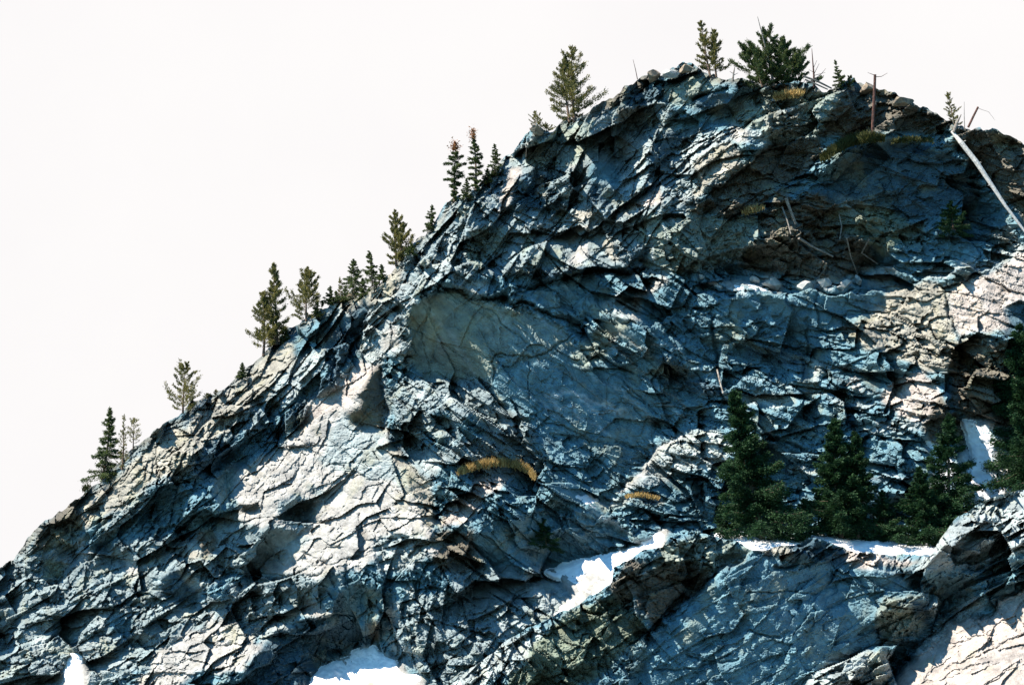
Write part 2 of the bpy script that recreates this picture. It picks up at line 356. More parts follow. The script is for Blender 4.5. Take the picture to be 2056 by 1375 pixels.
OUT_POLYS = """
.33 b .32 : 1240,1400 1345,1240 1470,1130 1560,1100 1800,1140 1850,1200 1750,1300 1790,1400
.05 n .7 : 1276,1154 1330,1130 1400,1140 1440,1150 1381,1200 1315,1252 1275,1225
.24 g .9 : 1320,1100 1400,1070 1480,1085 1520,1105 1440,1150 1380,1140 1310,1130
.18 n .9 : 1225,1180 1250,1130 1290,1110 1300,1130 1270,1200 1240,1230
.22 y .9 : 1100,1260 1220,1190 1300,1260 1240,1330 1150,1400 1000,1400 1040,1300
.38 y .7 : 1180,1230 1200,1270 1240,1310 1225,1330 1180,1290 1165,1240
.42 l 1 : 830,1400 940,1330 1010,1290 1090,1250 1060,1320 960,1400
.78 l .5 : 1276,1155 1290,1125 1308,1126 1296,1146
.44 t .8 : 1526,1106 1560,1096 1600,1092 1590,1110 1540,1125
.16 d .7 : 1590,1105 1625,1080 1645,1080 1700,1110 1690,1140 1640,1130 1580,1125
.60 e .7 : 1692,1108 1790,1112 1850,1118 1790,1125 1760,1145 1700,1130
.10 n .7 : 1762,1140 1800,1122 1860,1118 1840,1128 1800,1130
.55 l .8 : 1750,1150 1850,1138 1860,1145 1790,1155
.50 l .9 : 1858,1112 1900,1060 1950,1018 2000,995 2060,982 2320,960 2320,1100 2060,1110 2000,1120 1920,1150 1840,1152
.66 l .8 : 1890,1085 1930,1035 1990,1005 2000,1015 1950,1050 1910,1100
.17 b .8 : 1836,1160 1960,1150 2060,1120 2320,1110 2320,1160 2056,1150 1990,1195 1930,1215 1860,1195
.28 b .8 : 2000,1120 2060,1100 2320,1090 2320,1120 2060,1150
.24 g 1 : 1762,1195 1850,1190 1860,1250 1800,1290 1770,1280
.04 d .8 : 1832,1205 1862,1200 1862,1260 1840,1240
.03 d .8 : 1755,1255 1785,1262 1775,1280
.62 l .8 : 1912,1218 1945,1192 1975,1212 1960,1240 1918,1246
.70 l .9 : 1860,1200 1890,1200 1885,1235 1870,1240
.98 e .22 : 1780,1400 1850,1290 1895,1245 1970,1240 2060,1172 2320,1080 2320,1500 1780,1500
.62 l .9 : 1842,1290 1870,1250 1900,1240 1890,1270 1820,1345
.5 l 1 : 1640,1330 1700,1305 1770,1300 1800,1310 1775,1400 1600,1400
"""
# open joints and overhang lines, 'depth width : polyline'
MAIN_CRACKS = """
30 6 : 885,573 940,592 985,600 1010,592 1060,577 1120,560 1190,548 1290,545
24 6 : 1005,600 1060,620 1110,636 1180,642
5 1.6 : 935,596 1000,640 1060,690 1110,745
4 1.4 : 860,615 850,690 870,760
5 1.6 : 1180,720 1280,790 1370,870
9 2.2 : 990,725 1010,718 1060,712 1110,700 1150,672
7 2 : 1300,840 1400,830 1450,785
7 1.8 : 995,730 985,770
5 1.6 : 1062,712 1060,800
18 4 : 1435,640 1438,700 1445,780
10 3 : 1618,640 1620,700 1614,760
8 3 : 1635,585 1638,640
10 2.4 : 765,735 778,860 800,905 850,960
14 3.5 : 1888,575 1905,625 1926,686
14 3.5 : 1926,682 1960,680 2060,668
16 4 : 1460,290 1400,330
26 5 : 1395,205 1420,190 1462,176
22 5 : 1558,288 1500,325 1476,345 1430,375 1390,410
8 2.2 : 600,1155 700,1125 760,1100 840,1072
8 2.6 : 606,1108 640,1120 660,1140
8 2.6 : 530,1150 590,1160
16 4 : 767,1200 768,1285
10 3 : 807,1215 805,1262
8 3 : 722,1030 722,1062
7 2.2 : 668,930 700,940 705,955 760,962
7 2 : 1060,830 1110,850 1180,890 1230,960
6 2 : 1250,780 1310,820 1380,860
10 3 : 1170,700 1250,690 1310,720
10 3 : 535,905 560,895 620,893
12 3 : 0,1330 60,1325 110,1312
8 2.5 : 870,880 900,950 925,1000
14 4 : 1500,865 1560,880 1610,905 1680,950
10 3 : 1700,795 1760,790 1790,796
10 3 : 1700,970 1760,955 1850,940
12 3 : 1720,720 1790,700 1850,715
8 2.5 : 415,1010 425,1060
10 3 : 455,960 463,1010
8 2.5 : 415,1230 418,1190 460,1170
8 2.4 : 150,1285 230,1275
"""
OUT_CRACKS = """
10 3 : 1560,1140 1600,1132 1620,1145
10 3 : 1670,1160 1700,1165 1740,1182
7 2.4 : 1500,1190 1620,1185 1680,1178
8 3 : 1290,1335 1320,1310
6 2.4 : 1320,1340 1400,1345 1480,1320
10 3 : 1380,1315 1430,1330
16 5 : 1598,1125 1560,1145
9 3 : 1500,1270 1560,1275
8 2.2 : 1900,1340 1960,1320 2060,1270
7 2 : 1850,1375 1900,1350 1990,1330
8 2.4 : 1960,1240 1990,1300
6 2 : 1900,1290 2000,1280
10 3 : 1990,1130 2060,1085
9 4 : 1120,1300 1200,1375
9 4 : 1170,1260 1260,1350
9 4 : 1215,1220 1260,1290
"""
# veins, stains and lichen with a shape of their own: 'hue strength width : polyline'
MAIN_VEINS = """
p .7 5 : 1100,790 1130,785 1170,800 1210,805 1240,830
p .6 4 : 1105,800 1120,820 1150,825 1165,850
p .6 4 : 1160,800 1200,830 1250,820
p .5 3 : 1180,850 1220,870 1230,880
o .3 2 : 925,590 985,625 1030,680
o .3 2 : 1010,600 1060,650 1110,700
o .3 2 : 880,590 940,640 985,690
p .5 2 : 1330,810 1390,850
p .4 2.5 : 1060,600 1090,640 1110,670
w .6 2.5 : 1225,690 1290,740 1340,790 1370,820
t .6 6 : 1225,680 1270,690 1300,705
p .6 3 : 1440,740 1452,790
p .5 3 : 1310,690 1370,710 1430,745
t .35 2.5 : 900,600 960,640 1010,690 1050,730
t .3 2 : 930,596 1000,650 1060,705
p .3 2.5 : 960,600 1040,660 1110,700
p .25 4 : 850,610 900,660 930,720 940,760
b .5 30 : 1040,680 1100,690
p .35 3 : 1010,760 1080,800 1150,860
p .35 2.5 : 1180,740 1260,800 1330,850
t .35 2.5 : 1100,730 1200,790 1300,870
p .3 3 : 1460,820 1560,850 1660,870
p .3 3 : 1480,760 1580,770 1700,800
t .35 4 : 1560,700 1680,760 1800,800
t .4 6 : 1680,640 1780,690 1860,740
o .45 20 : 845,645 870,640 875,680
y .4 22 : 930,660 950,700
w .5 8 : 888,680 890,705
p .6 3 : 1305,460 1306,500 1312,530
p .5 3 : 1335,450 1345,500
p .5 4 : 1730,975 1790,962 1850,955
t .5 4 : 1640,725 1700,740 1760,770
n .6 22 : 1560,480 1640,500
y .6 26 : 1700,430 1760,440
t .5 12 : 1690,400 1720,420
g .5 40 : 1480,480
n .5 20 : 1560,230 1600,250
t .5 14 : 1540,250 1600,270
y .5 18 : 1760,450 1800,470 1840,480
o .3 14 : 1730,410 1750,440
t .5 10 : 1600,505 1560,520 1500,545
w .5 4 : 1480,540 1478,520 1490,500
e .6 3 : 1700,760 1722,775
p .5 3 : 1190,1035 1280,1070
t .4 8 : 1240,470 1260,480
y .5 10 : 1285,480 1290,470
r .4 10 : 1290,1000 1330,1005
n .75 9 : 0,1143 60,1083 110,1038 175,983 262,908 330,853 385,813 430,793 500,738 580,668 620,640
t .7 8 : 620,640 650,615 720,593 800,533 870,453 925,398 985,353 1040,303 1085,258 1130,245
n .8 9 : 1130,245 1200,218 1245,188 1290,155 1340,146 1400,140 1470,160 1560,174 1670,180 1765,184 1850,217 1950,260 2056,290
"""
OUT_VEINS = """
y .6 10 : 1170,1240 1210,1290 1240,1320
y .4 8 : 1120,1310 1180,1370
t .4 8 : 1256,1190 1275,1240
"""
# shelves (+: the rock above is set back) and overhangs (-: it juts out), 'amount reach : polyline'
MAIN_STEPS = """
14 24 : 1093,1148 1200,1115 1290,1096
24 60 : 1240,986 1293,936 1337,887 1396,863 1440,869
48 60 : 1398,586 1560,592 1790,588 1850,562 1950,532 2060,520 2300,560
-30 45 : 885,575 940,594 985,601 1060,577 1120,560 1190,549 1290,546
-24 30 : 1005,600 1060,620 1110,636 1180,642
-55 70 : 1392,410 1430,380 1500,330 1558,290
-22 30 : 1395,207 1420,192 1462,178
14 20 : 1390,442 1450,436 1545,412 1565,390 1600,365 1640,332
-24 30 : 1850,840 1917,830
-30 35 : 598,1250 662,1230 700,1188
-16 25 : 300,1350 380,1352 440,1347 500,1350
-20 20 : 540,906 560,897 620,895
-24 20 : 1928,684 2005,672 2060,670
-24 20 : 2008,616 2060,606 2300,610
-14 15 : 1500,866 1560,881 1610,906 1680,951
-10 12 : 1700,796 1790,797
-10 14 : 1300,842 1400,832 1450,787
-12 15 : 1300,740 1380,770 1450,788
14 12 : 1135,535 1190,532
12 10 : 1263,436 1302,425
-12 14 : 860,884 905,884
-16 16 : 1270,212 1290,213 1340,222
12 12 : 925,1000 1030,965
-10 10 : 752,1100 820,1072
-12 10 : 1232,300 1290,300
"""
OUT_STEPS = """
-16 20 : 1834,1166 1900,1168 1990,1150 2060,1122 2300,1110
-26 40 : 1262,1150 1330,1130 1400,1140 1470,1128
34 60 : 1262,1300 1340,1240 1400,1190 1470,1134 1520,1108
-12 12 : 1562,1142 1620,1147
-10 10 : 1670,1162 1740,1184
-14 14 : 1755,1212 1850,1192
-14 12 : 1755,1258 1785,1260
36 45 : 1770,1400 1800,1350 1850,1290 1895,1248 1970,1243 2060,1176
"""
SKY = P("-300,1295 -200,1240 0,1140 30,1115 60,1080 80,1055 110,1035 150,1000 175,980 200,965 230,935 262,905 290,880 330,850 360,830 385,810 430,790 470,765 500,735 540,700 580,665 620,637 650,612 690,600 720,590 760,565 800,530 830,490 870,450 895,412 925,395 960,375 985,350 1010,320 1040,300 1055,272 1075,252 1090,258 1105,262 1130,242 1170,236 1200,215 1225,195 1245,185 1258,170 1270,168 1290,152 1312,138 1323,150 1335,147 1345,142 1358,140 1372,131 1390,134 1405,142 1430,150 1450,155 1475,160 1500,163 1560,172 1620,170 1650,178 1670,178 1690,174 1702,166 1715,163 1722,168 1738,164 1752,170 1765,182 1785,188 1800,192 1830,203 1850,215 1875,222 1905,240 1920,246 1950,258 1990,262 2020,268 2040,276 2056,288 2320,430")
CREST = P("780,1440 880,1395 940,1345 1010,1292 1060,1262 1112,1238 1150,1216 1200,1190 1228,1172 1232,1142 1252,1130 1290,1106 1330,1096 1345,1076 1390,1068 1440,1075 1480,1086 1510,1103 1530,1106 1570,1096 1600,1092 1625,1078 1642,1078 1690,1101 1720,1109 1790,1112 1830,1111 1865,1113 1890,1078 1915,1046 1950,1020 1990,1001 2056,985 2320,930")

# ------------------------------------------------------------------ cliff relief
STEP = 2.0
COH = 0.32
E2 = LV[:2]/np.linalg.norm(LV[:2])
mt = np.linspace(-1.2, 2.6, 400); et = np.clip((np.linalg.norm(LV[:2])*mt+LV[2])/np.sqrt(1+mt*mt), -1, 1)
def steep_to_m(L):
    E = np.where(L > .25, (np.clip(L, 0, 1.0)**2.2)*0.93, -0.02-(0.25-L)*2.4)
    return np.interp(E, et, mt)

def parse(s, n):
    for ln in s.strip().splitlines():
        a, b = ln.split(':'); yield a.split()[:n], P(b.strip())

def lit(z):
    """sunlight received by the relief, with its own cast shadows"""
    gy, gx = np.gradient(z, STEP); lp = np.linalg.norm(LV[:2]); k = LV[2]/lp
    e = np.clip((LV[0]*gx-LV[1]*gy+LV[2])/np.sqrt(1+gx*gx+gy*gy), 0, 1)
    w_ = -z[::2, ::2]; ny, nx = w_.shape; s2 = STEP*2; P_ = 90; wp = np.pad(w_, P_, mode='edge'); sh = np.full(w_.shape, -1e9)
    j = 1.0
    while j < P_-2:
        dx, dy = int(round(E2[0]*j)), int(round(-E2[1]*j)); s_ = math.hypot(dx, dy)*s2
        sh = np.maximum(sh, wp[P_+dy:P_+dy+ny, P_+dx:P_+dx+nx]-s_*k); j = j*1.06+.6
    occ = (sh > w_+1.0).astype(float); occ = np.repeat(np.repeat(occ, 2, 0), 2, 1)[:z.shape[0], :z.shape[1]]
    return e*(1-occ)

def relief(U, V, polys, cracks, veins, steps, weights, seed, baseL=.40):
    sh = U.shape
    wx = spec(sh, seed+1, 0.3, 30, 30, 2.6)*5; wy = spec(sh, seed+2, 0.3, 30, 30, 2.6)*5
    wx += spec(sh, seed+3, 0, 6, 6, 2)*1.2; wy += spec(sh, seed+4, 0, 6, 6, 2)*1.2
    Uw, Vw = U+wx, V+wy
    L = np.full(sh, baseL); R = np.ones(sh); col = np.ones(sh+(3,))*np.array(HUE['b'])
    for (l, hu, r), p in parse(polys, 3):
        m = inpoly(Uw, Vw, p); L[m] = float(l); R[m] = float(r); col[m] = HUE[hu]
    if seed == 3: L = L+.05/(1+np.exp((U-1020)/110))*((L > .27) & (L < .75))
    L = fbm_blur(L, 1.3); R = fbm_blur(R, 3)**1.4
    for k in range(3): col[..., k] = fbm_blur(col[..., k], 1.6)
    for (hu, s, wd), p in parse(veins, 3):
        wd = float(wd); d = linedist(Uw, Vw, p, wd*3)
        f = (np.exp(-(d/wd)**2)*float(s))[..., None]; col = col*(1-f)+np.array(HUE[hu])*f
    ny, nx = sh; Y2, X2 = ny+240, nx+240
    fy = np.fft.fftfreq(Y2)[:, None]; fx = np.fft.rfftfreq(X2)[None]
    ke = 2*np.pi*(fx*E2[0]-fy*E2[1])/STEP; k2 = (2*np.pi)**2*(fx**2+fy**2)/STEP**2
    G_ = (-1j*ke)/(ke**2+0.08*k2+(2*np.pi/1500)**2*0.6+1e-12)
    def integrate(M):
        """height from the slope field (regularised, padded so that nothing wraps round)"""
        Mm = M.mean(); B = np.zeros((Y2, X2)); B[120:120+ny, 120:120+nx] = M-Mm
        return np.fft.irfft2(np.fft.rfft2(B)*G_, s=(Y2, X2))[120:120+ny, 120:120+nx] + Mm*(U*E2[0]-V*E2[1])
    # blocks, joints and grain, orientation by area
    rv3 = np.clip(.9+.5*spec(sh, seed+31, 1.1, 90, 55, 2.8), .25, 1.6); rv = np.clip(.75+.7*spec(sh, seed+21, .6, 60, 35, 2.5), .1, 1.7)
    rv2 = np.clip(.6+.7*spec(sh, seed+22, 2.2, 50, 30, 2.5), 0, 1.8); bx_ = spec(sh, seed+23, 0, 60, 60, 3.2)*4; by_ = spec(sh, seed+24, 0, 60, 60, 3.2)*4
    H = np.zeros(sh); tint = np.zeros(sh); wsum = sum(w_ for _, w_ in weights)+1e-6
    for i, (th, w_) in enumerate(weights):
        th = math.radians(th); sd = seed*10+i*7
        def blk(c, q, w0): return -np.clip(c/w0, 0, 1)*np.clip((q-.25)*1.6, 0, 1)**1.5     # chamfered blocks standing proud
        def crk(c, q, w0): return np.exp(-(c/w0)**2)*np.clip((q-.55)*2.5, 0, 1)                # only some joints stand open
        a, b, c, q = facets(U+bx_*1.0, V+by_*1.0, th+.1, 190, 92, sd+6)
        h = a*38+b*1.3 + 8*crk(c, q, .02)+blk(c, q, .22)*16; t = (q-.5)*.6
        a, b, c, q = facets(U+bx_*.7, V+by_*.7, th-.15, 92, 46, sd+1)
        h += a*24+b*1.45 + 6*crk(c, q, .03)+blk(c, q, .25)*12; t += (q-.5)*1.0
        a, b, c, q = facets(U+bx_*.4, V+by_*.4, th+0.3, 44, 22, sd+2)
        h += (a*11+b*1.15+blk(c, q, .3)*6)*rv3; t += (q-.5)*.8
        a, b, c, q = facets(U+bx_*.5, V+by_*.5, th+.03, 260, 17, sd+7)
        h += (a*8+b*.3)*(1.0 if i in (0, 2, 3) else .3)
        a, b, c, q = facets(U+bx_*.2, V+by_*.2, th-0.4, 20, 11, sd+3)
        h += (a*5.5+b*1.35+blk(c, q, .4)*3)*rv; t += (q-.5)*.5
        a, b, c, q = facets(U, V, th+0.5, 11, 6.5, sd+8)
        h += (a*3+b*1.2)*rv2
        n = spec(sh, sd+4, th, 8, 3, 1.6); h += n*.25*rv
        n = spec(sh, sd+5, th, 60, 20, 2.2); h += n*1.5
        H += h*w_/wsum; tint += t*w_/wsum
    X_ = H*R*AMP + spec(sh, seed+9, .4, 2.5, 1.6, 1.2)*0.35
    for (am, dc), p in parse(steps, 2):
        pu = np.array([q[0] for q in p]); pv = np.array([q[1] for q in p]); o_ = np.argsort(pu)
        ln = np.interp(Uw, pu[o_], pv[o_]); t = ln-Vw
        ends = np.clip((Uw-pu.min())/12, 0, 1)*np.clip((pu.max()-Uw)/12, 0, 1)
        X_ += float(am)*ends*np.clip(t/4+.5, 0, 1)*np.exp(-np.clip(t, 0, None)/float(dc))
    for (dp, wd), p in parse(cracks, 2):
        wd = float(wd); d = linedist(U+wx*.7, V+wy*.7, p, wd*4)
        X_ += float(dp)*np.exp(-(d/wd)**2)
    # balance the large slopes until the sunlit share of each area suits its steepness class
    alb = fbm_blur(col.mean(2), 6); Et = np.where(L > .25, (np.clip(L, 0, 1)**2.3-.045)*np.clip(.25/alb, .7, 1.1), 0.0); Et = np.clip(Et, 0, .9)
    Etb = fbm_blur(Et, 5.5); M = steep_to_m(L); lp = np.linalg.norm(LV[:2])
    for it in range(9):
        z = integrate(M)+X_
        if it == 8: break
        e = lit(z); M = np.clip(M+.8*(Etb-fbm_blur(e, 5.5))-(1.5*np.clip(fbm_blur(e, 5.5)-.01, 0, 1) if it else 0)*(L < .28), -.75, 2.3)
    print('relief balanced', float(Etb.mean()), float(lit(z).mean()), round(float(np.abs(Etb-fbm_blur(lit(z), 5.5)).mean()), 3))
    col = col*(1+0.16*tint[..., None]*np.array([1.15, 1.0, .85]))*(1+0.10*spec(sh, seed+11, .5, 18, 12, 2)[..., None])
    return z, np.clip(col, .03, .75), L

AMP = 0.80
def blobw(U, V, pts, s):
    return sum(a*np.exp(-((U-x)**2+(V-y)**2)/(2*(s*k)**2)) for x, y, k, a in pts)+1e-4

us = np.arange(-240, 2300+1, STEP); vs = np.arange(30, 1480+1, STEP)
U, V = np.meshgrid(us, vs)
W_main = [(-50, blobw(U, V, [(250, 950, 1.2, 1), (500, 800, 1.2, 1), (850, 500, 1.2, 1), (1050, 380, 1, .8), (1300, 330, 1, .8)], 130)),
          (-28, blobw(U, V, [(200, 1200, 1.6, 1), (600, 1050, 1.3, 1), (1400, 350, 1.2, .7), (1700, 300, 1.4, .7), (900, 1300, 1.2, .6)], 130)),
          (32, blobw(U, V, [(1100, 720, 1.5, 1.2), (1350, 720, 1.3, 1), (1050, 1150, 1.2, .7), (900, 900, 1, .4)], 130)),
          (12, blobw(U, V, [(1650, 850, 1.8, 1.3), (1900, 650, 1.5, 1), (1300, 1000, 1, .6), (1650, 650, 1.2, .8)], 130)),
          (82, blobw(U, V, [(760, 1250, .6, 1.4), (850, 1270, .5, .8)], 130))]
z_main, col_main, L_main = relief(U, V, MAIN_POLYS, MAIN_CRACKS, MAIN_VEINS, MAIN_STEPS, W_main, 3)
sky_u = np.array([p[0] for p in SKY]); sky_v = np.array([p[1] for p in SKY])
def jag(u, seed, amp):
    r = np.random.default_rng(seed); n = np.zeros(len(u))
    for k, (wl, a) in enumerate(((42, 3.2), (17, 2.2), (7, 1.3))):
        g = r.uniform(-1, 1, int(3000/wl)+4); x = (u+400)/wl; i = np.floor(x).astype(int); f = x-i
        f = np.clip((f-.5)*2.2+.5, 0, 1); n += a*(g[i]*(1-f)+g[i+1]*f)
    return n*amp
skyline = np.interp(us, sky_u, sky_v)+jag(us, 5, 1.7)

out_us = np.arange(780, 2300+1, STEP); out_vs = np.arange(900, 1480+1, STEP)
UO, VO = np.meshgrid(out_us, out_vs)
W_out = [(-32, blobw(UO, VO, [(1500, 1250, 2, 1.2), (1950, 1080, 1, 1), (2000, 1320, 1.2, 1)], 130)),
         (48, blobw(UO, VO, [(1180, 1300, .9, 1.6)], 130)),
         (-60, blobw(UO, VO, [(1870, 1280, .35, 1), (900, 1400, .8, .8)], 130)),
         (5, blobw(UO, VO, [(1350, 1100, .7, .8), (1800, 1200, .5, 1)], 130))]
z_out, col_out, L_out = relief(UO, VO, OUT_POLYS, OUT_CRACKS, OUT_VEINS, OUT_STEPS, W_out, 17, .28)
crest = np.interp(out_us, [p[0] for p in CREST], [p[1] for p in CREST])+jag(out_us, 9, .9)

z_main -= z_main[(vs.size//2), int((1028+240)/STEP)]
# the outcrop stands in front of the main face
iu = ((out_us+240)/STEP).astype(int); iv = ((out_vs-30)/STEP).astype(int)
zm_sub = z_main[np.ix_(iv, iu)]
vis = VO > crest[None]-4
gap = fbm_blur(zm_sub-z_out, 20)
z_out += gap[vis].min()-190

def dist_m(z): return D0+z*D0/FPX

def build_sheet(name, U, V, us, z, col, top, mat, label, roll=2):
    ny, nx = U.shape; top2 = top[None]
    rows = V[:, 0]
    it = np.clip(((top-rows[0])/STEP), 0, ny-1.001); i0 = it.astype(int); fr = it-i0; ar = np.arange(nx)
    below = V >= top2
    t_b = V-top2
    z = z+np.where(below, roll*np.exp(-np.clip(t_b, 0, 200)/5.0), 0)
    zc = z[np.minimum(i0+1, ny-1), ar][None]+0*z
    zc = fbm_blur(zc, 1.0, .5)
    t = np.clip(top2-V, 0, None)
    vv = np.where(below, V, top2+0.30*t); zz = np.where(below, z, zc+1.6*t)
    # move the grid row nearest the edge onto it
    near = below & (t_b < STEP); vv = np.where(near, top2, vv)
    keep = t < 110
    # apron carrying the face down to the ground
    pts_ = pt(U, vv, dist_m(zz))
    ex = []; last = pts_[-1]
    for k in range(1, 9):
        q = last.copy(); f = k/8; q[:, 2] = last[:, 2]*(1-f)-2*f; q[:, 1] = last[:, 1]-45*f**1.1+np.sin(ar*.05+k)*1.5; ex.append(q)
    pts_ = np.concatenate([pts_, np.array(ex)]); keep = np.concatenate([keep, np.ones((8, nx), bool)])
    cc = np.concatenate([col, np.repeat(col[-1:], 8, 0)])
    NY = ny+8; idx = np.arange(NY*nx).reshape(NY, nx)
    fk = keep[:-1, :-1] & keep[1:, :-1] & keep[:-1, 1:] & keep[1:, 1:]
    a, b, c, d = idx[:-1, :-1][fk], idx[1:, :-1][fk], idx[1:, 1:][fk], idx[:-1, 1:][fk]
    f = np.stack([a, b, c, d], 1)
    used = np.zeros(NY*nx, bool); used[f.ravel()] = True; remap = np.cumsum(used)-1
    o = mesh_np(name, pts_.reshape(-1, 3)[used], remap[f], mat, cols=cc.reshape(-1, 3)[used])
    tag(o, label, None, None, 'structure')
    return o

# ------------------------------------------------------------------ materials
def nodes(name, rough=.9, spec_=.2):
    m = bpy.data.materials.new(name); m.use_nodes = True; t = m.node_tree; b = t.nodes['Principled BSDF']
    b.inputs['Roughness'].default_value = rough; b.inputs['Specular IOR Level'].default_value = spec_
    return m, t, b

def rock_material():
    m, t, b = nodes('layered_rock', .85, .25); N, Lk = t.nodes.new, t.links.new
    a = N('ShaderNodeVertexColor'); a.layer_name = 'rock'
    g = N('ShaderNodeNewGeometry')
    n1 = N('ShaderNodeTexNoise'); n1.inputs['Scale'].default_value = 1.3; n1.inputs['Detail'].default_value = 8; n1.inputs['Roughness'].default_value = .7; Lk(g.outputs['Position'], n1.inputs['Vector'])
    mr1 = N('ShaderNodeMapRange'); mr1.inputs['From Min'].default_value = .3; mr1.inputs['From Max'].default_value = .7; mr1.inputs['To Min'].default_value = .62; mr1.inputs['To Max'].default_value = 1.38; Lk(n1.outputs['Fac'], mr1.inputs['Value'])
    mm = N('ShaderNodeVectorMath'); mm.operation = 'SCALE'; Lk(a.outputs['Color'], mm.inputs[0]); Lk(mr1.outputs[0], mm.inputs['Scale'])
    # lichen and rust
    n3 = N('ShaderNodeTexNoise'); n3.inputs['Scale'].default_value = .35; n3.inputs['Detail'].default_value = 7; Lk(g.outputs['Position'], n3.inputs['Vector'])
    r3 = N('ShaderNodeMapRange'); r3.inputs['From Min'].default_value = .55; r3.inputs['From Max'].default_value = .72; r3.inputs['To Max'].default_value = .45; Lk(n3.outputs['Fac'], r3.inputs['Value'])
    mx = N('ShaderNodeMix'); mx.data_type = 'RGBA'; Lk(r3.outputs[0], mx.inputs['Factor']); Lk(mm.outputs[0], mx.inputs['A']); mx.inputs['B'].default_value = (.26, .25, .15, 1)
    Lk(mx.outputs['Result'], b.inputs['Base Color'])
    n2 = N('ShaderNodeTexNoise'); n2.inputs['Scale'].default_value = 6; n2.inputs['Detail'].default_value = 6; n2.inputs['Roughness'].default_value = .75; Lk(g.outputs['Position'], n2.inputs['Vector'])
    bp = N('ShaderNodeBump'); bp.inputs['Strength'].default_value = .8; bp.inputs['Distance'].default_value = .12; Lk(n2.outputs['Fac'], bp.inputs['Height']); Lk(bp.outputs[0], b.inputs['Normal'])
    return m

def plain(name, c1, c2, scale=4, rough=.9, bump=0.0, spec_=.2, detail=5):
    m, t, b = nodes(name, rough, spec_); N, Lk = t.nodes.new, t.links.new
    g = N('ShaderNodeNewGeometry'); n = N('ShaderNodeTexNoise'); n.inputs['Scale'].default_value = scale; n.inputs['Detail'].default_value = detail; Lk(g.outputs['Position'], n.inputs['Vector'])
    r = N('ShaderNodeValToRGB'); r.color_ramp.elements[0].position = .35; r.color_ramp.elements[1].position = .65
    r.color_ramp.elements[0].color = (*c1, 1); r.color_ramp.elements[1].color = (*c2, 1); Lk(n.outputs['Fac'], r.inputs[0]); Lk(r.outputs[0], b.inputs['Base Color'])
    if bump:
        bp = N('ShaderNodeBump'); bp.inputs['Strength'].default_value = 1; bp.inputs['Distance'].default_value = bump; Lk(n.outputs['Fac'], bp.inputs['Height']); Lk(bp.outputs[0], b.inputs['Normal'])
    return m

def leafy(name, c1, c2, scale=1.2, trans=.25):
    m, t, b = nodes(name, .7, .15); N, Lk = t.nodes.new, t.links.new
    g = N('ShaderNodeNewGeometry'); n = N('ShaderNodeTexNoise'); n.inputs['Scale'].default_value = scale; n.inputs['Detail'].default_value = 4; Lk(g.outputs['Position'], n.inputs['Vector'])
    ad = N('ShaderNodeMath'); ad.operation = 'MULTIPLY_ADD'; Lk(g.outputs['Random Per Island'], ad.inputs[0]); ad.inputs[1].default_value = .5; 
    sb = N('ShaderNodeMath'); sb.operation = 'SUBTRACT'; Lk(n.outputs['Fac'], sb.inputs[0]); sb.inputs[1].default_value = .25; Lk(sb.outputs[0], ad.inputs[2])
    r = N('ShaderNodeValToRGB'); r.color_ramp.elements[0].position = .2; r.color_ramp.elements[1].position = .8
    r.color_ramp.elements[0].color = (*c1, 1); r.color_ramp.elements[1].color = (*c2, 1); Lk(ad.outputs[0], r.inputs[0]); Lk(r.outputs[0], b.inputs['Base Color'])
    tr = N('ShaderNodeBsdfTranslucent'); Lk(r.outputs[0], tr.inputs['Color'])
    ms = N('ShaderNodeMixShader'); ms.inputs[0].default_value = trans; Lk(b.outputs[0], ms.inputs[1]); Lk(tr.outputs[0], ms.inputs[2]); Lk(ms.outputs[0], t.nodes['Material Output'].inputs['Surface'])
    return m

M_ROCK = rock_material()
M_SNOW = plain('old_snow', (.62, .64, .67), (.80, .80, .80), 1.2, .6, .22, .3)
M_GROUND = plain('valley_ground', (.018, .028, .018), (.045, .05, .035), .2, .95, .1)
M_SPRUCE = leafy('spruce_needles', (.007, .025, .012), (.025, .066, .022), .8, .2)
M_SPRUCEB = leafy('ridge_spruce_needles', (.028, .052, .024), (.095, .125, .042), .8, .42)
M_PINE = leafy('pine_needles', (.055, .07, .025), (.20, .18, .06), .6, .5)
M_CONE = leafy('cone_laden_top', (.16, .06, .025), (.34, .16, .06), 1, .2)
M_BARK = plain('conifer_bark', (.06, .045, .035), (.13, .09, .065), 5, .95, .03)
M_DEAD = plain('weathered_deadwood', (.12, .10, .085), (.27, .25, .22), 5, .9, .03)
M_PALE = plain('bleached_log_wood', (.38, .37, .35), (.62, .60, .56), 5, .9, .03)
M_RED = plain('reddish_broken_wood', (.05, .028, .024), (.13, .065, .05), 4, .9, .03)
M_STRAW = leafy('dry_golden_grass', (.26, .17, .06), (.48, .35, .14), 1.5, .3)
M_MAT = leafy('creeping_juniper', (.022, .028, .009), (.075, .078, .022), 1.5, .25)
M_BOULD = plain('pale_boulder_stone', (.20, .22, .22), (.40, .39, .36), 2.5, .9, .1)
M_BOULDB = plain('brown_boulder_stone', (.13, .11, .09), (.27, .22, .16), 2.5, .9, .1)

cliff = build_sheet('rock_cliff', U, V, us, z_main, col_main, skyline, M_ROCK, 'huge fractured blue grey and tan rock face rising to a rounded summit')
outcrop = build_sheet('rock_outcrop', UO, VO, out_us, z_out, col_out, crest, M_ROCK, 'near dark slabby rock outcrop in front of the snowy ledge', roll=3)
gy = np.array([[-1500, -1500, 0], [1500, -1500, 0], [1500, 1500, 0], [-1500, 1500, 0]], float)
tag(mesh_np('ground', gy, np.array([[0, 1, 2, 3]]), M_GROUND), 'valley floor below the cliff', None, None, 'structure')

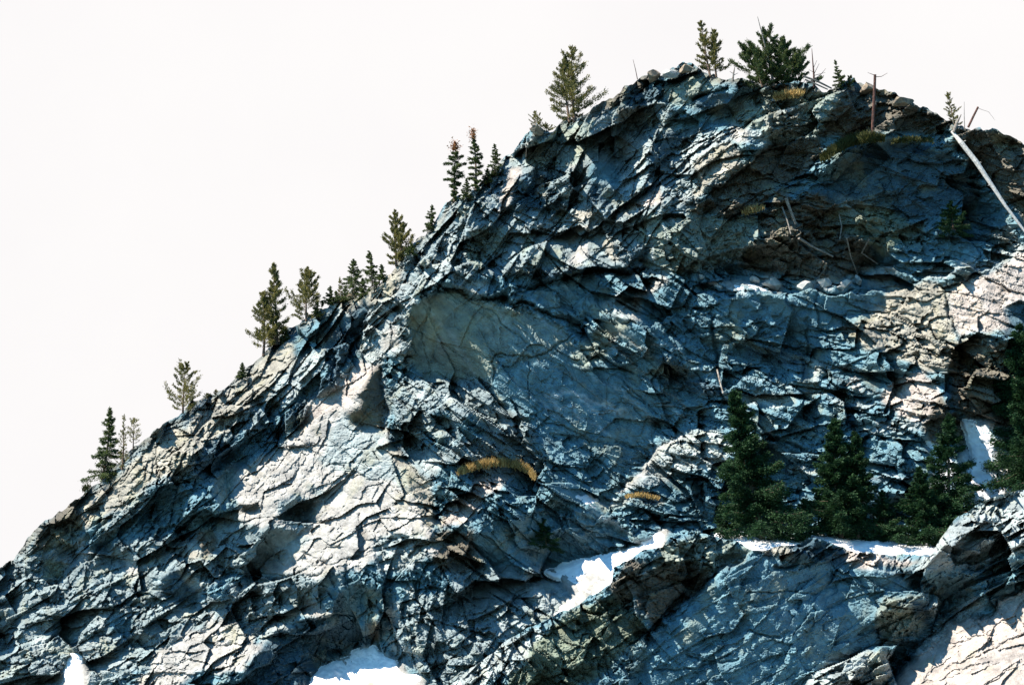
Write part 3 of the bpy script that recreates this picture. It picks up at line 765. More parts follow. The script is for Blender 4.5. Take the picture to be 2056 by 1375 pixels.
def minfilt(z, n):
    a = z.copy()
    for k in range(n):
        b = np.pad(a, 1, mode='edge'); a = np.minimum.reduce([b[1:-1, 1:-1], b[:-2, 1:-1], b[2:, 1:-1], b[1:-1, :-2], b[1:-1, 2:]])
    return a
z_soft = fbm_blur(minfilt(z_main, 3), 1.5)
z_prox = fbm_blur(minfilt(z_main, 8), 2.5)
def clear_depth(u0, v0, u1, v1, q=6):
    """distance that stays clear of the rock over this window"""
    a = z_main[int((v0-30)/STEP):int((v1-30)/STEP), int((u0+240)/STEP):int(min((u1+240)/STEP, z_main.shape[1]))]
    return dist_m(float(np.percentile(a, q)))
def zat(u, v, arr=None, u0=-240, v0=30):
    arr = z_soft if arr is None else arr
    x = min(max((u-u0)/STEP, 0), arr.shape[1]-2); y = min(max((v-v0)/STEP, 0), arr.shape[0]-2); return float(arr[int(y), int(x)])
def sky_at(u): return float(np.interp(u, us, skyline))
def place(u, v):
    """distance of the face at this spot; on the ridge the base sits just over the edge"""
    s = sky_at(u); vv = max(v, s+5); return dist_m(zat(u, vv)+(6 if v < s+8 else -4)), v

# the sloping snow ledge between the outcrop crest and the face
_cz = np.array([z_out[min(int((crest[i]-900)/STEP)+1, z_out.shape[0]-12):min(int((crest[i]-900)/STEP)+9, z_out.shape[0])][:, i].max() for i in range(len(out_us))])
for _k in range(6): _cz = np.maximum(_cz, np.maximum(np.roll(_cz, 1), np.roll(_cz, -1)))
_cz = np.convolve(np.pad(_cz, 30, mode='edge'), np.ones(61)/61, 'valid')
def ledge_z(u, v): return np.interp(np.clip(u, 1400, 1875), out_us, _cz)+14+np.clip(1112-np.asarray(v, float), -30, 75)*2.2

# ------------------------------------------------------------------ snow
def snow(name, poly, label, sheet='main', lift=5, sig=9, group=None, edge=2.2, ledge=False):
    UU, VV, zz = (U, V, z_main) if sheet == 'main' else (UO, VO, z_out)
    p = P(poly); x0, x1 = min(q[0] for q in p)-30, max(q[0] for q in p)+30; y0, y1 = min(q[1] for q in p)-30, max(q[1] for q in p)+30
    cs = np.where((UU[0] >= x0) & (UU[0] <= x1))[0]; rs = np.where((VV[:, 0] >= y0) & (VV[:, 0] <= y1))[0]
    u, v, z = UU[np.ix_(rs, cs)], VV[np.ix_(rs, cs)], zz[np.ix_(rs, cs)]
    wob = spec(u.shape, 77, 0, 8, 8, 2)*2.2
    m = inpoly(u+wob, v+wob[::-1, ::-1], p).astype(float)
    b = fbm_blur(m, edge); zs = fbm_blur(z, sig)+spec(u.shape, 78, .4, 10, 5, 2)*1.0
    if ledge: zs = ledge_z(u, v)+spec(u.shape, 78, .1, 14, 5, 2)*1.2
    prof = np.clip((b-.35)/.65, 0, 1)**.5
    zz2 = zs-lift*prof+(1-prof)*10
    keep = b > .12
    NY, NX = u.shape; idx = np.arange(NY*NX).reshape(NY, NX)
    fk = keep[:-1, :-1] & keep[1:, :-1] & keep[:-1, 1:] & keep[1:, 1:]
    f = np.stack([idx[:-1, :-1][fk], idx[1:, :-1][fk], idx[1:, 1:][fk], idx[:-1, 1:][fk]], 1)
    used = np.zeros(NY*NX, bool); used[f.ravel()] = True; rm = np.cumsum(used)-1
    o = mesh_np(name, pt(u, v, dist_m(zz2)).reshape(-1, 3)[used], rm[f], M_SNOW, smooth=True)
    tag(o, label, 'snow patch', group)
    return o
G = 'old snow lying on ledges of the cliff'
snow('snow_patch', '1093,1150 1130,1137 1200,1118 1250,1108 1290,1100 1310,1090 1340,1110 1270,1160 1240,1200 1190,1240 1105,1245 1145,1195 1148,1180 1122,1162', 'wide sunlit snow patch narrowing downhill beside the near outcrop, left of the spruces', group=G, sig=12)
snow('snow_patch', '1283,1082 1300,1076 1338,1068 1345,1080 1325,1095 1285,1098', 'small lumpy snow strip just above the wide sunlit snow patch', group=G, sig=5)
snow('snow_patch', '1440,1068 1500,1076 1540,1088 1600,1083 1620,1076 1650,1078 1760,1085 1868,1098 1885,1112 1800,1119 1640,1117 1530,1113 1440,1090', 'long flat snow bank at the feet of the big spruces behind the outcrop crest', group=G, ledge=True)
snow('snow_patch', '612,1392 640,1345 652,1334 690,1326 708,1308 752,1297 762,1312 790,1326 808,1352 850,1362 835,1395', 'white snow bank in the dark hollow cut off by the bottom edge of the picture', group=G, sig=10)
snow('snow_patch', '118,1400 128,1358 140,1310 155,1302 172,1340 178,1352 165,1400', 'narrow upright snow tongue between dark blocks at the lower left', group=G, sig=6)
snow('snow_patch', '1416,565 1440,566 1500,572 1540,578 1542,585 1500,583 1450,578', 'thin white snow streak along the flat shelf under the overhang', group=G, sig=4, edge=1.2, lift=5)
snow('snow_patch', '1150,995 1175,992 1198,1006 1200,1024 1185,1026 1168,1010', 'tiny snow remnant in the joint right of the golden grass', group=G, sig=4, edge=1.2)
snow('snow_patch', '1934,842 1960,852 2000,880 2002,930 2056,955 2070,1010 1960,1010 1945,960 1958,920 1940,880', 'shaded bluish snow sheet in the gully behind the right hand spruces', group=G, sig=12)
snow('snow_patch', '1862,880 1885,892 1915,915 1925,945 1905,990 1880,970', 'shaded bluish snow wedge below the dark cave', group=G, sig=8)

# ------------------------------------------------------------------ trees
def tube(pts, rad, n=6):
    pts = np.array(pts, float); k = len(pts); V_, F_ = [], []
    for i in range(k):
        t = pts[min(i+1, k-1)]-pts[max(i-1, 0)]; t /= np.linalg.norm(t)+1e-9
        a = np.cross(t, [0.13, 1, 0.21]); a /= np.linalg.norm(a)+1e-9; b = np.cross(t, a)
        for j in range(n):
            an = 2*math.pi*j/n; V_.append(pts[i]+rad[i]*(math.cos(an)*a+math.sin(an)*b))
    for i in range(k-1):
        for j in range(n):
            F_.append([i*n+j, i*n+(j+1) % n, (i+1)*n+(j+1) % n, (i+1)*n+j])
    c = len(V_); V_.append(pts[0]); V_.append(pts[-1])
    for j in range(n):
        F_.append([c, (j+1) % n, j, j]); F_.append([c+1, (k-1)*n+j, (k-1)*n+(j+1) % n, (k-1)*n+(j+1) % n])
    return np.array(V_), F_
class Geo:
    def __init__(s): s.v, s.f, s.n = [], [], 0
    def add(s, v, f):
        s.v.append(np.asarray(v, float)); s.f += [[i+s.n for i in q] for q in f]; s.n += len(v)
    def tube(s, p, r, n=6): s.add(*tube(p, r, n))
    def build(s, name, mat, parent=None, org=None):
        v = np.concatenate(s.v); 
        if org is not None: v = v-np.asarray(org)
        me = bpy.data.meshes.new(name); fs = [list(dict.fromkeys(q)) for q in s.f]
        me.from_pydata(v.tolist(), [], fs); me.update(); me.materials.append(mat)
        o = bpy.data.objects.new(name, me); C.objects.link(o)
        if parent is not None: o.parent = parent
        return o

def needles(cen, dirs, size, rnd, asp=.2):
    """leaf-sized blades, each a thin diamond bent off its axis"""
    n = len(cen); a = dirs/np.linalg.norm(dirs, axis=1, keepdims=True)
    r = rnd.standard_normal((n, 3)); b = np.cross(a, r); b /= np.linalg.norm(b, axis=1, keepdims=True)+1e-9
    s = (size*rnd.uniform(.6, 1.3, n))[:, None]
    v = np.stack([cen-a*s*.5, cen+b*s*asp, cen+a*s*.6, cen-b*s*asp], 1).reshape(-1, 3)
    f = np.arange(4*n).reshape(n, 4); return v, f

def conifer(kind, u, v, top_u, top_v, width, label, style='spruce', dens=1.0, stems=None, lean_low=0, bare=0.0, group=None, mat=None, tuft=False, seed=0, front=0.0, asym=0.0, gappy=.12, ledge=False):
    """a single tree: height and spread in metres follow from its distance"""
    rnd = np.random.default_rng(seed+int(u*7+v)); d, vv = place(u, v)
    if ledge: d = dist_m(float(ledge_z(u, v)))
    elif front: d = min(d, clear_depth(u-width*.4, top_v+(v-top_v)*.25, u+width*.4, v-4))-.2
    px = d/FPX
    base = pt(u, vv, d); base = base-np.array([0, 0, .15])
    H = (v-top_v)*px/math.cos(PITCH); lean = (top_u-u)*px; R = width*px/2
    root = empty(kind, base); tag(root, label, 'tree' , group)
    wood = Geo(); cen, dr = [], []; tc_, td_ = [], []
    stemlist = stems or [(0, 0, 1.0)]
    for (ox, slant, hs) in stemlist:
        h = H*hs; nst = 9
        line = [np.array([ox*px+(lean+slant*px)*t**1.2+.02*h*math.sin(3*t+seed), .02*h*math.sin(4*t), h*t]) for t in np.linspace(0, 1, nst)]
        r0 = max(.022*h, .05); wood.tube(line, [r0*(1-.88*t) for t in np.linspace(0, 1, nst)], 7)
        ln = np.array(line)
        nb = int((58 if style == 'spruce' else 46)*(.5+.5*min(h/6, 3.4))*(1 if len(stemlist) == 1 else .8))
        for k in range(nb):
            t = bare+(1-bare)*((k+rnd.uniform(0, 1))/nb); 
            if rnd.random() < gappy: continue
            p0 = np.array([np.interp(t, np.linspace(0, 1, nst), ln[:, j]) for j in range(3)])
            if style == 'spruce': prof = (1-t)**.88*.95+.05
            elif style == 'column': prof = (.62+.38*math.sin(t*6+seed))*(1-t**5)*.8
            else: prof = max(.1, (1-t)**.62*(.72+.4*math.sin(7*t+seed)**2)*(1.0 if t > .15 else .75))
            an = k*2.399+rnd.uniform(-.5, .5)
            L = (1.7 if style == 'pine' else 1.4)*R*prof*rnd.uniform(.6, 1.2)*(1+asym*math.cos(an))*(.75 if len(stemlist) > 1 else 1)
            up = {'spruce': -.16+.58*t, 'column': -.1+.5*t, 'pine': .25+.7*t}[style]
            dv = np.array([math.cos(an), math.sin(an), up]); dv /= np.linalg.norm(dv)
            q = [p0]; 
            for s in (.4, .75, 1.0):
                lift = ({'spruce': -.10, 'column': .0, 'pine': .22}[style])*s*s*L
                if style == 'spruce' and s == 1.0: lift += .07*L
                q.append(p0+dv*L*s+np.array([0, 0, lift])+rnd.normal(0, .03*L, 3))
            wood.tube(q, [r0*.26*(1-.75*s)*max(.35, prof) for s in (0, .4, .75, 1)], 4)
            q = np.array(q); nn = int(dens*4.4*(34 if style != 'pine' else 26)*(.35+L/ max(R, .1))*max(.6, min(2.6, H/6)))
            s = rnd.uniform(.12 if style != 'pine' else .3, 1.05, nn); xs = np.array([0, .4, .75, 1.06])
            c = np.stack([np.interp(s, xs, q[:, j]) for j in range(3)], 1)
            side = np.cross(dv, [0, 0, 1]); side /= np.linalg.norm(side)
            wdt = L*(.30 if style == 'spruce' else .22)*(1.15-s)+.03*H/6
            off = rnd.uniform(-1, 1, nn)*wdt
            c = c+side*off[:, None]+rnd.normal(0, .045*H/6+.02*L, (nn, 3))
            if style == 'spruce': c[:, 2] -= np.abs(off)*.35+rnd.uniform(0, .10, nn)*L
            dd = dv+side*np.sign(off)[:, None]*.7+rnd.normal(0, .35, (nn, 3))+np.array([0, 0, {'spruce': -.25, 'column': .1, 'pine': .7}[style]])
            istop = tuft and t > .86
            (tc_ if istop else cen).append(c); (td_ if istop else dr).append(dd)
        # leader
        nn = int(40*dens); s = rnd.uniform(.9, 1.01, nn); c = np.stack([np.interp(s, np.linspace(0, 1, nst), ln[:, j]) for j in range(3)], 1)+rnd.normal(0, .02*H/3, (nn, 3))
        (tc_ if tuft else cen).append(c); (td_ if tuft else dr).append(rnd.normal(0, .5, (nn, 3))+np.array([0, 0, 1]))
        if tuft:
            nn = int(200*dens); c = ln[-1]+rnd.normal(0, 1, (nn, 3))*np.array([R*.3, R*.3, H*.05])-np.array([0, 0, H*.07]); tc_.append(c); td_.append(rnd.normal(0, 1, (nn, 3))+np.array([0, 0, .6]))
    trunk = wood.build('trunk', M_BARK, root)
    size = {'spruce': .23, 'column': .22, 'pine': .22}[style]*(.6+.4*min(1.0, H/6))
    nc = sum(len(x) for x in cen)
    v_, f_ = needles(np.concatenate(cen+tc_), np.concatenate(dr+td_), size, rnd)
    cr_ = mesh_np('crown', v_, f_, mat or (M_SPRUCE if style == 'spruce' else M_PINE), root)
    if tc_:      # the rust coloured, cone laden top of the same crown
        cr_.data.materials.append(M_CONE); mi = np.zeros(len(f_), dtype=np.int32); mi[nc:] = 1
        cr_.data.polygons.foreach_set('material_index', mi)
    return root
GR = 'conifers along the ridge line'
RS, CO, PI_ = 'spruce', 'column', 'pine'
T = [ # kind, base u v, top u v, width, style, density, options, label
 ('spruce_tree', 206, 958, 211, 820, 62, RS, .8, dict(mat=M_SPRUCEB), 'dense dark spruce standing lowest on the left ridge beside two thin bare trees'),
 ('thin_tree', 243, 940, 243, 832, 24, PI_, .10, dict(), 'thin nearly bare tree between the lowest dark spruce and a sparse sapling'),
 ('pine_sapling', 266, 900, 267, 838, 36, PI_, .28, dict(bare=.2), 'sparse small pine with a bare lower stem, right of the thin bare tree'),
 ('pine_tree', 367, 826, 369, 729, 72, PI_, .9, dict(bare=.02), 'lone spreading pine on the lower left ridge with open branches'),
 ('conifer_seedling', 416, 798, 416, 788, 12, PI_, .4, dict(), 'tiny seedling just right of the lone spreading pine'),
 ('conifer_seedling', 433, 790, 433, 779, 9, CO, .5, dict(), 'tiny pointed seedling second to the right of the lone spreading pine'),
 ('spruce_sapling', 485, 757, 485, 726, 22, RS, .8, dict(mat=M_SPRUCEB), 'little spruce sapling downhill of the tall twin pines'),
 ('pine_tree', 527, 712, 524, 585, 56, PI_, .8, dict(bare=.12), 'shorter broad pine, left one of the tall pair on the middle ridge'),
 ('pine_tree', 552, 690, 546, 529, 50, PI_, .9, dict(), 'tallest slender pine of the pair on the middle ridge'),
 ('pine_tree', 614, 642, 615, 538, 62, PI_, 1.2, dict(), 'full yellow green pine standing alone right of the tall pair'),
 ('conifer_seedling', 647, 614, 647, 601, 12, CO, .8, dict(mat=M_SPRUCEB), 'tiny green seedling right of the full yellow green pine'),
 ('spruce_sapling', 663, 608, 661, 572, 26, RS, .9, dict(mat=M_SPRUCEB), 'small pointed sapling right of the tiny seedling by the yellow green pine'),
 ('thin_tree', 682, 604, 680, 554, 17, PI_, .3, dict(), 'thin sparse young tree leaning against the dark broad spruce'),
 ('spruce_tree', 708, 598, 708, 518, 54, RS, .9, dict(mat=M_SPRUCEB), 'dark broad spruce with a pointed top above an orange boulder'),
 ('spruce_tree', 746, 572, 741, 502, 40, RS, .9, dict(mat=M_SPRUCEB), 'narrow dark spruce between the broad spruce and the big bushy pine'),
 ('pine_tree', 794, 532, 793, 419, 66, PI_, 1.1, dict(stems=[(0, 0, 1), (10, 6, .78)]), 'big bushy pine with a rounded crown halfway up the ridge'),
 ('spruce_sapling', 866, 458, 867, 409, 28, RS, .8, dict(mat=M_SPRUCEB), 'single small spruce above the big bushy pine'),
 ('spruce_tree', 915, 402, 910, 279, 42, CO, .9, dict(mat=M_SPRUCEB, tuft=True), 'columnar spruce with a rust coloured top, left of two on the upper ridge'),
 ('spruce_tree', 958, 380, 946, 254, 32, CO, .7, dict(mat=M_SPRUCEB, tuft=True), 'slim rust topped spruce, the taller of two columnar ones on the upper ridge'),
 ('spruce_sapling', 993, 345, 993, 286, 30, RS, .7, dict(mat=M_SPRUCEB), 'small pointed spruce right of the two rust topped columns'),
 ('pine_sapling', 1075, 258, 1074, 221, 28, PI_, .5, dict(), 'short brownish pine sapling on a dark boulder below the large pine'),
 ('conifer_shrub', 1098, 268, 1097, 250, 34, PI_, .7, dict(), 'low green shrub at the foot of the large open pine'),
 ('pine_tree', 1152, 243, 1147, 84, 98, PI_, 1.1, dict(stems=[(2, 2, 1), (-9, -3, .84)]), 'large airy two stemmed pine left of the summit, biggest tree on the ridge'),
 ('pine_tree', 1428, 152, 1409, 39, 64, PI_, .9, dict(stems=[(0, 0, 1), (12, 14, .86)], bare=.1), 'wispy two stemmed pine on the summit rocks'),
 ('spruce_tree', 1556, 172, 1539, 56, 112, PI_, 2.9, dict(mat=M_SPRUCEB, stems=[(0, 0, 1), (22, 12, .82), (-24, -18, .70), (42, 20, .5)], tuft=False), 'wide bushy many stemmed spruce on the summit'),
 ('spruce_sapling', 1686, 174, 1679, 117, 28, CO, 1.1, dict(mat=M_SPRUCEB), 'small dense green sapling right of the dead snag on the summit'),
 ('conifer_shrub', 1706, 172, 1710, 150, 20, PI_, .9, dict(mat=M_SPRUCEB), 'knee high green shrub beside the summit sapling'),
 ('pine_sapling', 1916, 250, 1909, 181, 26, PI_, .45, dict(tuft=False), 'scraggly thin sapling on the right shoulder above the fallen log'),
]
for i, (kd, u, v, tu, tv, wd, st, dn, op, lab) in enumerate(T):
    conifer(kd, u, v, tu, tv, wd, lab, st, dn, seed=i, group=GR, **op)
for i, (u, v, tv, wd, lab) in enumerate([
    (636, 626, 604, 20, 'low dark seedling immediately right of the full yellow green pine'), (674, 603, 582, 16, 'slim seedling squeezed between the pointed sapling and the thin sparse tree'),
    (692, 603, 572, 26, 'short dense sapling at the left foot of the dark broad spruce'), (728, 590, 556, 26, 'short sapling filling the gap between the two dark spruces'),
    (766, 560, 528, 24, 'young sapling at the left foot of the big bushy pine'), (826, 505, 486, 22, 'bristly seedling on the slope right of the big bushy pine'),
    (572, 680, 655, 18, 'seedling at the right foot of the tallest slender pine'), (978, 362, 336, 22, 'sapling between the taller rust topped spruce and the small pointed one'),
    (936, 392, 356, 22, 'sapling between the two rust topped spruces')]):
    conifer('conifer_seedling', u, v, u, tv, wd, lab, RS, .8, seed=80+i, group=GR, mat=M_SPRUCEB)
GL = 'conifers growing in front of the lower face'
conifer('spruce_tree', 1526, 1078, 1488, 786, 145, 'tall dark spruce with sweeping branches, leftmost of the large ones behind the snow bank', RS, 2.6, seed=40, ledge=True, bare=.05, front=1.5, asym=.15, group=GL, gappy=.2)
conifer('spruce_tree', 1690, 1078, 1690, 844, 168, 'dense deep green spruce with two tops in the centre of the snow bank', RS, 3.0, seed=41, ledge=True, bare=.06, front=1.5, stems=[(0, 0, 1), (34, 6, .88)], group=GL, gappy=.05)
conifer('spruce_tree', 1915, 1060, 1918, 838, 130, 'dark pointed spruce standing before the shaded snow gully', RS, 2.2, seed=42, ledge=True, bare=.06, front=2, group=GL, gappy=.2)
conifer('spruce_tree', 1862, 1084, 1852, 940, 120, 'bright green bushy young spruce left of the one before the gully', RS, 3.0, seed=43, ledge=True, front=2.5, group=GL, gappy=.05)
conifer('spruce_tree', 2090, 1000, 2074, 655, 190, 'great green spruce cut off by the right edge of the picture', RS, 3.0, seed=44, ledge=True, front=3, group=GL, gappy=.12)
conifer('spruce_sapling', 1452, 1070, 1450, 1008, 44, 'little sapling left of the tall dark spruce by the snow', RS, 1.6, seed=45, ledge=True, front=1.5, group=GL)
conifer('spruce_sapling', 1612, 1078, 1618, 1000, 66, 'low young spruce between the two largest spruces', RS, 2.2, seed=46, ledge=True, front=2, group=GL)
conifer('spruce_sapling', 1782, 1080, 1778, 985, 90, 'medium young spruce filling the gap right of the two topped spruce', RS, 2.2, seed=47, ledge=True, front=2, group=GL)
conifer('conifer_shrub', 1098, 1096, 1090, 1040, 64, 'small green shrub alone on the rock slab above the wide snow patch', RS, 1.8, seed=48, front=.4, group=GL)
conifer('conifer_shrub', 1915, 458, 1912, 400, 66, 'dark shrub growing in the shaded wall left of the fallen log', RS, 2, seed=49, front=.3, group=GL)

# ------------------------------------------------------------------ dead wood
def W3(u, v, off=0.0, z=None):
    if z is None: d, _ = place(u, v)
    else: d = z
    return pt(u, v, d-off)
def dead(name, label, cat, lines, mat, branch=(), twigs=None):
    """lines: [(points, radii px)] relative picture positions converted at the depth of the first point"""
    (p0, _), = [lines[0]]
    d0 = place(*p0[0][:2])[0]; px = d0/FPX; org = pt(p0[0][0], p0[0][1], d0)
    root = empty(name, org); tag(root, label, cat)
    g = Geo()
    for pts, rr in lines:
        q = [pt(a[0], a[1], d0-(a[2] if len(a) > 2 else 0.0)) for a in pts]
        g.tube(q, [r*px for r in rr], 7)
    g.build('trunk', mat, root, org)
    if branch:
        b = Geo()
        for pts, rr in branch:
            b.tube([pt(a[0], a[1], d0-(a[2] if len(a) > 2 else 0.0)) for a in pts], [r*px for r in rr], 5)
        b.build('branches', mat, root, org)
    return root
dead('dead_snag', 'thin leaning bare pole sticking out of the bushy summit spruce', 'dead tree', [([(1552, 165), (1545, 130), (1536, 92), (1521, 34)], [2.6, 2.2, 1.6, .5])], M_DEAD)
dead('dead_snag', 'slender upright dead tree with bare twigs on the summit', 'dead tree', [([(1635, 176), (1634, 150), (1632, 125), (1630, 98)], [2.6, 1.9, 1.2, .5])], M_RED,
     [([(1635, 160), (1650, 148), (1658, 138)], [.8, .6, .3]), ([(1634, 150), (1645, 128)], [.8, .3]), ([(1634, 146), (1624, 140)], [.6, .3]), ([(1633, 138), (1640, 122)], [.6, .3]), ([(1635, 152), (1657, 146)], [.6, .3])])
dead('fallen_log', 'upper one of two fallen trunks leaning from the bushy spruce to the ground', 'log', [([(1612, 153, .2), (1640, 163, .1), (1670, 178, 0)], [2.2, 2, 1.6])], M_DEAD)
dead('fallen_log', 'lower one of two fallen trunks leaning from the bushy spruce to the ground', 'log', [([(1616, 160, .4), (1640, 170, .3), (1662, 180, .1)], [1.8, 1.6, 1.3])], M_DEAD)
dead('dead_snag', 'short stubby dead sapling between the wispy pine and the bushy spruce', 'dead tree', [([(1471, 163), (1473, 148), (1476, 130)], [2.2, 1.6, .5])], M_DEAD,
     [([(1472, 152), (1482, 147)], [.8, .4]), ([(1472, 148), (1465, 144)], [.8, .4])])
dead('dead_twig', 'single thin grass like dead twig on the skyline left of the summit', 'twig', [([(1280, 160), (1276, 140), (1271, 120)], [.9, .7, .3])], M_RED)
dead('broken_snag', 'thick broken off trunk rising from the juniper mat with a few wiry twigs', 'dead tree', [([(1752, 266, .3), (1754, 220, .3), (1756, 180, .3), (1757, 150, .3)], [3.3, 3.1, 2.9, 2.7])], M_RED,
     [([(1757, 155, .3), (1770, 154, .3), (1782, 147, .3)], [.8, .6, .3]), ([(1757, 152, .3), (1742, 146, .3)], [.8, .3])])
dead('dead_twig', 'thin bare twig upright beside the scraggly right shoulder sapling', 'twig', [([(1937, 262), (1936, 235), (1936, 205)], [.9, .7, .3])], M_DEAD)
dead('leaning_stump', 'short dark pointed stump just above the top of the long pale log', 'stump', [([(1915, 266, .3), (1921, 248, .3), (1930, 230, .3)], [3.5, 3, .8])], M_DEAD)
dead('leaning_post', 'orange brown broken stick leaning right on the right shoulder', 'stump', [([(1944, 256, .2), (1954, 235, .2), (1964, 215, .2)], [2.4, 2.3, 2.1])], M_RED,
     [([(1964, 218, .2), (1985, 225, .2), (1998, 242, .2)], [.4, .3, .2])])
def surf_line(pts, off):
    return [(u, v, off+(D0*0)) for u, v in pts]
def log_on_face(name, label, pts, rr, mat, off=.35, cat='log', stubs=()):
    ds = [dist_m(zat(u, v))-off for u, v in pts]
    n = len(ds); # straight run resting on the highest bumps
    a, b = ds[0], ds[-1]; sh = min(ds[i]-(a+(b-a)*i/(n-1)) for i in range(n)) if n > 2 else 0
    q = [pt(pts[i][0], pts[i][1], a+(b-a)*i/max(n-1, 1)+min(0, sh)) for i in range(n)]
    root = empty(name, q[0]); tag(root, label, cat); px = D0/FPX
    g = Geo(); g.tube(q, [r*px for r in rr], 9); g.build('trunk', mat, root, q[0])
    if stubs:
        for i, du, dv_ in stubs:
            b_ = Geo(); p = q[i]; b_.tube([p, p+RIGHT*du*px+UPV*-dv_*px-FWD*.2], [1.1*px, .5*px], 5)
            b_.build('branch_stub', mat, root, q[0])
    return root
log_on_face('fallen_log', 'long bleached white trunk lying diagonally down the right shoulder', [(1911, 264), (1930, 287), (1960, 325), (1990, 370), (2020, 415), (2058, 465)], [2.8, 4.8, 5, 4.2, 3.2, 2.4], M_PALE, .5, stubs=[(1, 8, -4), (2, 9, 2), (3, -7, 3)])
GS = 'dead branches lodged in the dark corner'
for k, (pp, r, lab) in enumerate([
    ([(1578, 398), (1588, 425), (1598, 450)], 5, 'short thick pale branch hanging high in the dark corner'),
    ([(1570, 415), (1580, 440), (1588, 470)], 2.5, 'thin pale branch beside the thick one high in the dark corner'),
    ([(1604, 478), (1630, 495), (1672, 515)], 4, 'curved pale root running right from the yellow rocks in the dark corner'),
    ([(1700, 478), (1708, 515), (1722, 552)], 2.2, 'long thin upright stick at the right of the dark corner'),
    ([(1745, 480), (1730, 508), (1762, 530)], 2.4, 'bent forked pale stick right of the long upright one'),
    ([(1685, 430), (1690, 455), (1686, 480)], 2.2, 'short grey upright stick in the middle of the dark corner'),
    ([(1440, 742), (1445, 765), (1452, 790)], 2.6, 'slim pale stick wedged in the vertical joint above the tall spruce'),
    ([(1018, 283), (1017, 270)], 1.6, 'tiny pale broken stub on the skyline below the two rust topped spruces') if False else ([(1056, 315), (1057, 302), (1056, 290)], 1.6, 'tiny pale upright stub on the upper left skyline'),
    ([(1700, 775), (1718, 755)], 1.6, 'tiny pale stick lying on the layered face right of centre')]):
    log_on_face('dead_branch', lab, pp, [r*.7*(1-.5*i/len(pp)) for i in range(len(pp))], M_DEAD, .15, 'branch')

# ------------------------------------------------------------------ grass and mats
def tussock(name, label, line, hgt, mat, n, seed, up=1.0, spread=3.0, cat='grass'):
    rnd = np.random.default_rng(seed); L = np.array(line, float); seg = np.linspace(0, 1, len(L))
    t = rnd.uniform(0, 1, n); u = np.interp(t, seg, L[:, 0])+rnd.normal(0, spread*.6, n); v = np.interp(t, seg, L[:, 1])+rnd.normal(0, spread, n)
    env = .45+.55*np.sin(t*math.pi)**.5
    ds = np.array([dist_m(zat(a, b, z_prox)) for a, b in zip(u, v)])-rnd.uniform(.0, .5, n)-(.7 if name == 'juniper_mat' else 0)
    base = pt(u, v, ds); px = D0/FPX
    h = hgt*px*env*rnd.uniform(.5, 1.1, n)
    dv = rnd.normal(0, .38, (n, 3)); dv[:, 2] = up; dv[:, 1] -= .25; dv /= np.linalg.norm(dv, axis=1, keepdims=True)
    sd = np.cross(dv, rnd.standard_normal((n, 3))); sd /= np.linalg.norm(sd, axis=1, keepdims=True)
    w_ = .035+.02*rnd.random(n); vv = np.stack([base-sd*w_[:, None], base+sd*w_[:, None], base+dv*h[:, None]+sd*w_[:, None]*.3, base+dv*h[:, None]-sd*w_[:, None]*.3], 1).reshape(-1, 3)
    c = vv.mean(0)
    o = mesh_np(name, vv-c, np.arange(4*n).reshape(n, 4), mat); o.location = c
    tag(o, label, cat); return o
tussock('grass_tuft', 'arched strip of golden dry grass on the ledge in the middle of the face', [(918, 952), (940, 945), (965, 938), (1000, 934), (1040, 938), (1062, 950), (1074, 962)], 17, M_STRAW, 1500, 1, spread=2)
tussock('grass_tuft', 'short brown grass fringe on the ledge left of the tall dark spruce', [(1255, 998), (1290, 996), (1325, 1002)], 9, M_STRAW, 350, 2, spread=1.5)
tussock('grass_tuft', 'dry straw clump on the sloping shelf under the black overhang', [(1490, 430), (1510, 426), (1535, 420)], 15, M_STRAW, 220, 3, spread=2)
tussock('grass_tuft', 'yellow grass on the summit below the bushy spruce', [(1555, 198), (1580, 194), (1612, 190)], 13, M_STRAW, 700, 4)
tussock('juniper_mat', 'long arched olive green mat hanging along the rim under the broken snag', [(1650, 322), (1675, 305), (1705, 290), (1740, 280), (1775, 280)], 16, M_MAT, 4000, 6, up=.8, spread=3.2, cat='juniper')
tussock('juniper_mat', 'smaller dark green mat on the rim between the broken snag and the pale log', [(1790, 285), (1830, 282), (1875, 284)], 9, M_MAT, 700, 7, up=.8, spread=2.5, cat='juniper')
tussock('grass_tuft', 'tiny green tuft on the left skyline below the lowest dark spruce', [(166, 985), (180, 978)], 9, M_MAT, 150, 8)

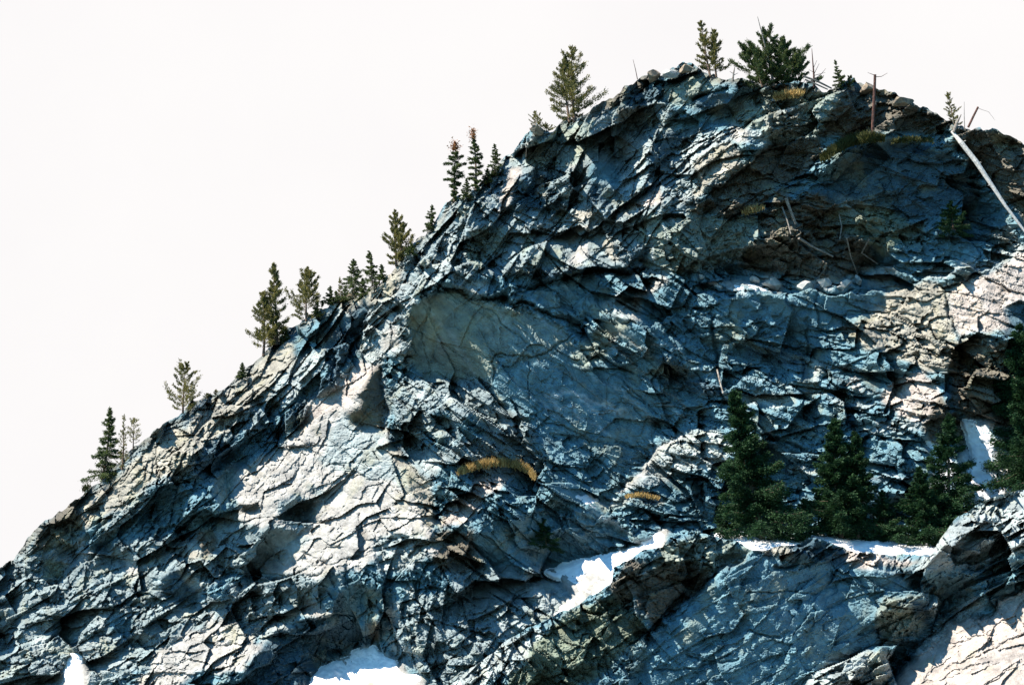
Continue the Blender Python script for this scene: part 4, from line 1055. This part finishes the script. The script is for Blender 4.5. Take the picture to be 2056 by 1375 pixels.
# ------------------------------------------------------------------ loose boulders
def boulder(u, v, wpx, hpx, label, mat=None, seed=0, sheet='main', name='boulder', grp=None, sink=.3):
    rnd = np.random.default_rng(seed); import bmesh
    bm = bmesh.new(); bmesh.ops.create_icosphere(bm, subdivisions=4, radius=1)
    co = np.array([x.co[:] for x in bm.verts])
    nrm = rnd.standard_normal((13, 3)); nrm /= np.linalg.norm(nrm, axis=1, keepdims=True); lim = rnd.uniform(.42, .75, 13)
    for a, l in zip(nrm, lim):
        s = co@a; co = co-np.outer(np.clip(s-l, 0, None), a)
    r = np.array([math.sin(5*c[0]+seed)*math.sin(6*c[1])*math.sin(5*c[2]) for c in co]); co *= (1+.05*r+rnd.normal(0, .006, len(co)))[:, None]
    if sheet == 'main': d = dist_m(zat(u, v)) if v > sky_at(u)+4 else place(u, v)[0]
    else: d = dist_m(float(z_out[int((v-900)/STEP), int((u-780)/STEP)]))
    px = d/FPX; co *= np.array([wpx*.62*px, (wpx+hpx)*.28*px, hpx*.66*px])
    an = rnd.uniform(-.35, .35); ca, sa = math.cos(an), math.sin(an); x, z = co[:, 0]*ca-co[:, 2]*sa, co[:, 0]*sa+co[:, 2]*ca; co[:, 0], co[:, 2] = x, z
    for vt, c in zip(bm.verts, co): vt.co = c
    me = bpy.data.meshes.new(name); bm.to_mesh(me); bm.free(); me.materials.append(mat or M_BOULD)
    o = bpy.data.objects.new(name, me); C.objects.link(o); o.location = pt(u, v, d-(wpx+hpx)*.25*px*(1-sink))
    tag(o, label, 'boulder', grp); return o
GB = 'loose rocks along the shelf under the overhang'
for i, (u, v, a, b, lab) in enumerate([
    (1552, 570, 36, 28, 'pale block at the right end of the thin snow streak on the shelf'),
    (1614, 575, 44, 22, 'widest sunlit white boulder in the middle of the shelf'),
    (1655, 566, 30, 18, 'round white boulder right of the widest one on the shelf'),
    (1700, 568, 26, 18, 'grey stone midway between the white boulders and the tan block'),
    (1722, 562, 14, 20, 'small upright stone on the shelf'),
    (1512, 562, 24, 12, 'flat grey stone above the middle of the thin snow streak'),
    (1690, 578, 16, 9, 'little flat stone at the shelf edge below the grey stone'),
    (1408, 556, 12, 9, 'tiny dark stone left of the thin snow streak')]):
    boulder(u, v, a, b, lab, M_BOULD, 60+i, grp=GB)
boulder(704, 594, 22, 15, 'orange tan boulder on the ridge under the broad dark spruce', M_BOULDB, 81)
boulder(1310, 152, 32, 26, 'pointed brown boulder on the skyline left of the summit', M_BOULDB, 82)
boulder(1380, 140, 40, 16, 'flat brown boulder at the highest point of the skyline', M_BOULDB, 83)
boulder(1348, 150, 30, 20, 'dark grey boulder between the two brown skyline boulders', M_BOULD, 84)
boulder(1076, 262, 34, 20, 'dark rounded boulder under the short brownish sapling', M_BOULDB, 85)
boulder(1742, 176, 36, 22, 'rounded brown boulder on the skyline left of the broken snag', M_BOULDB, 86)
boulder(1708, 176, 22, 16, 'small brown boulder beside the knee high summit shrub', M_BOULDB, 87)
boulder(1812, 202, 40, 16, 'low brown boulder on the skyline right of the broken snag', M_BOULDB, 88)
boulder(1560, 200, 22, 10, 'small pale slab on the summit under the bushy spruce', M_BOULD, 93)
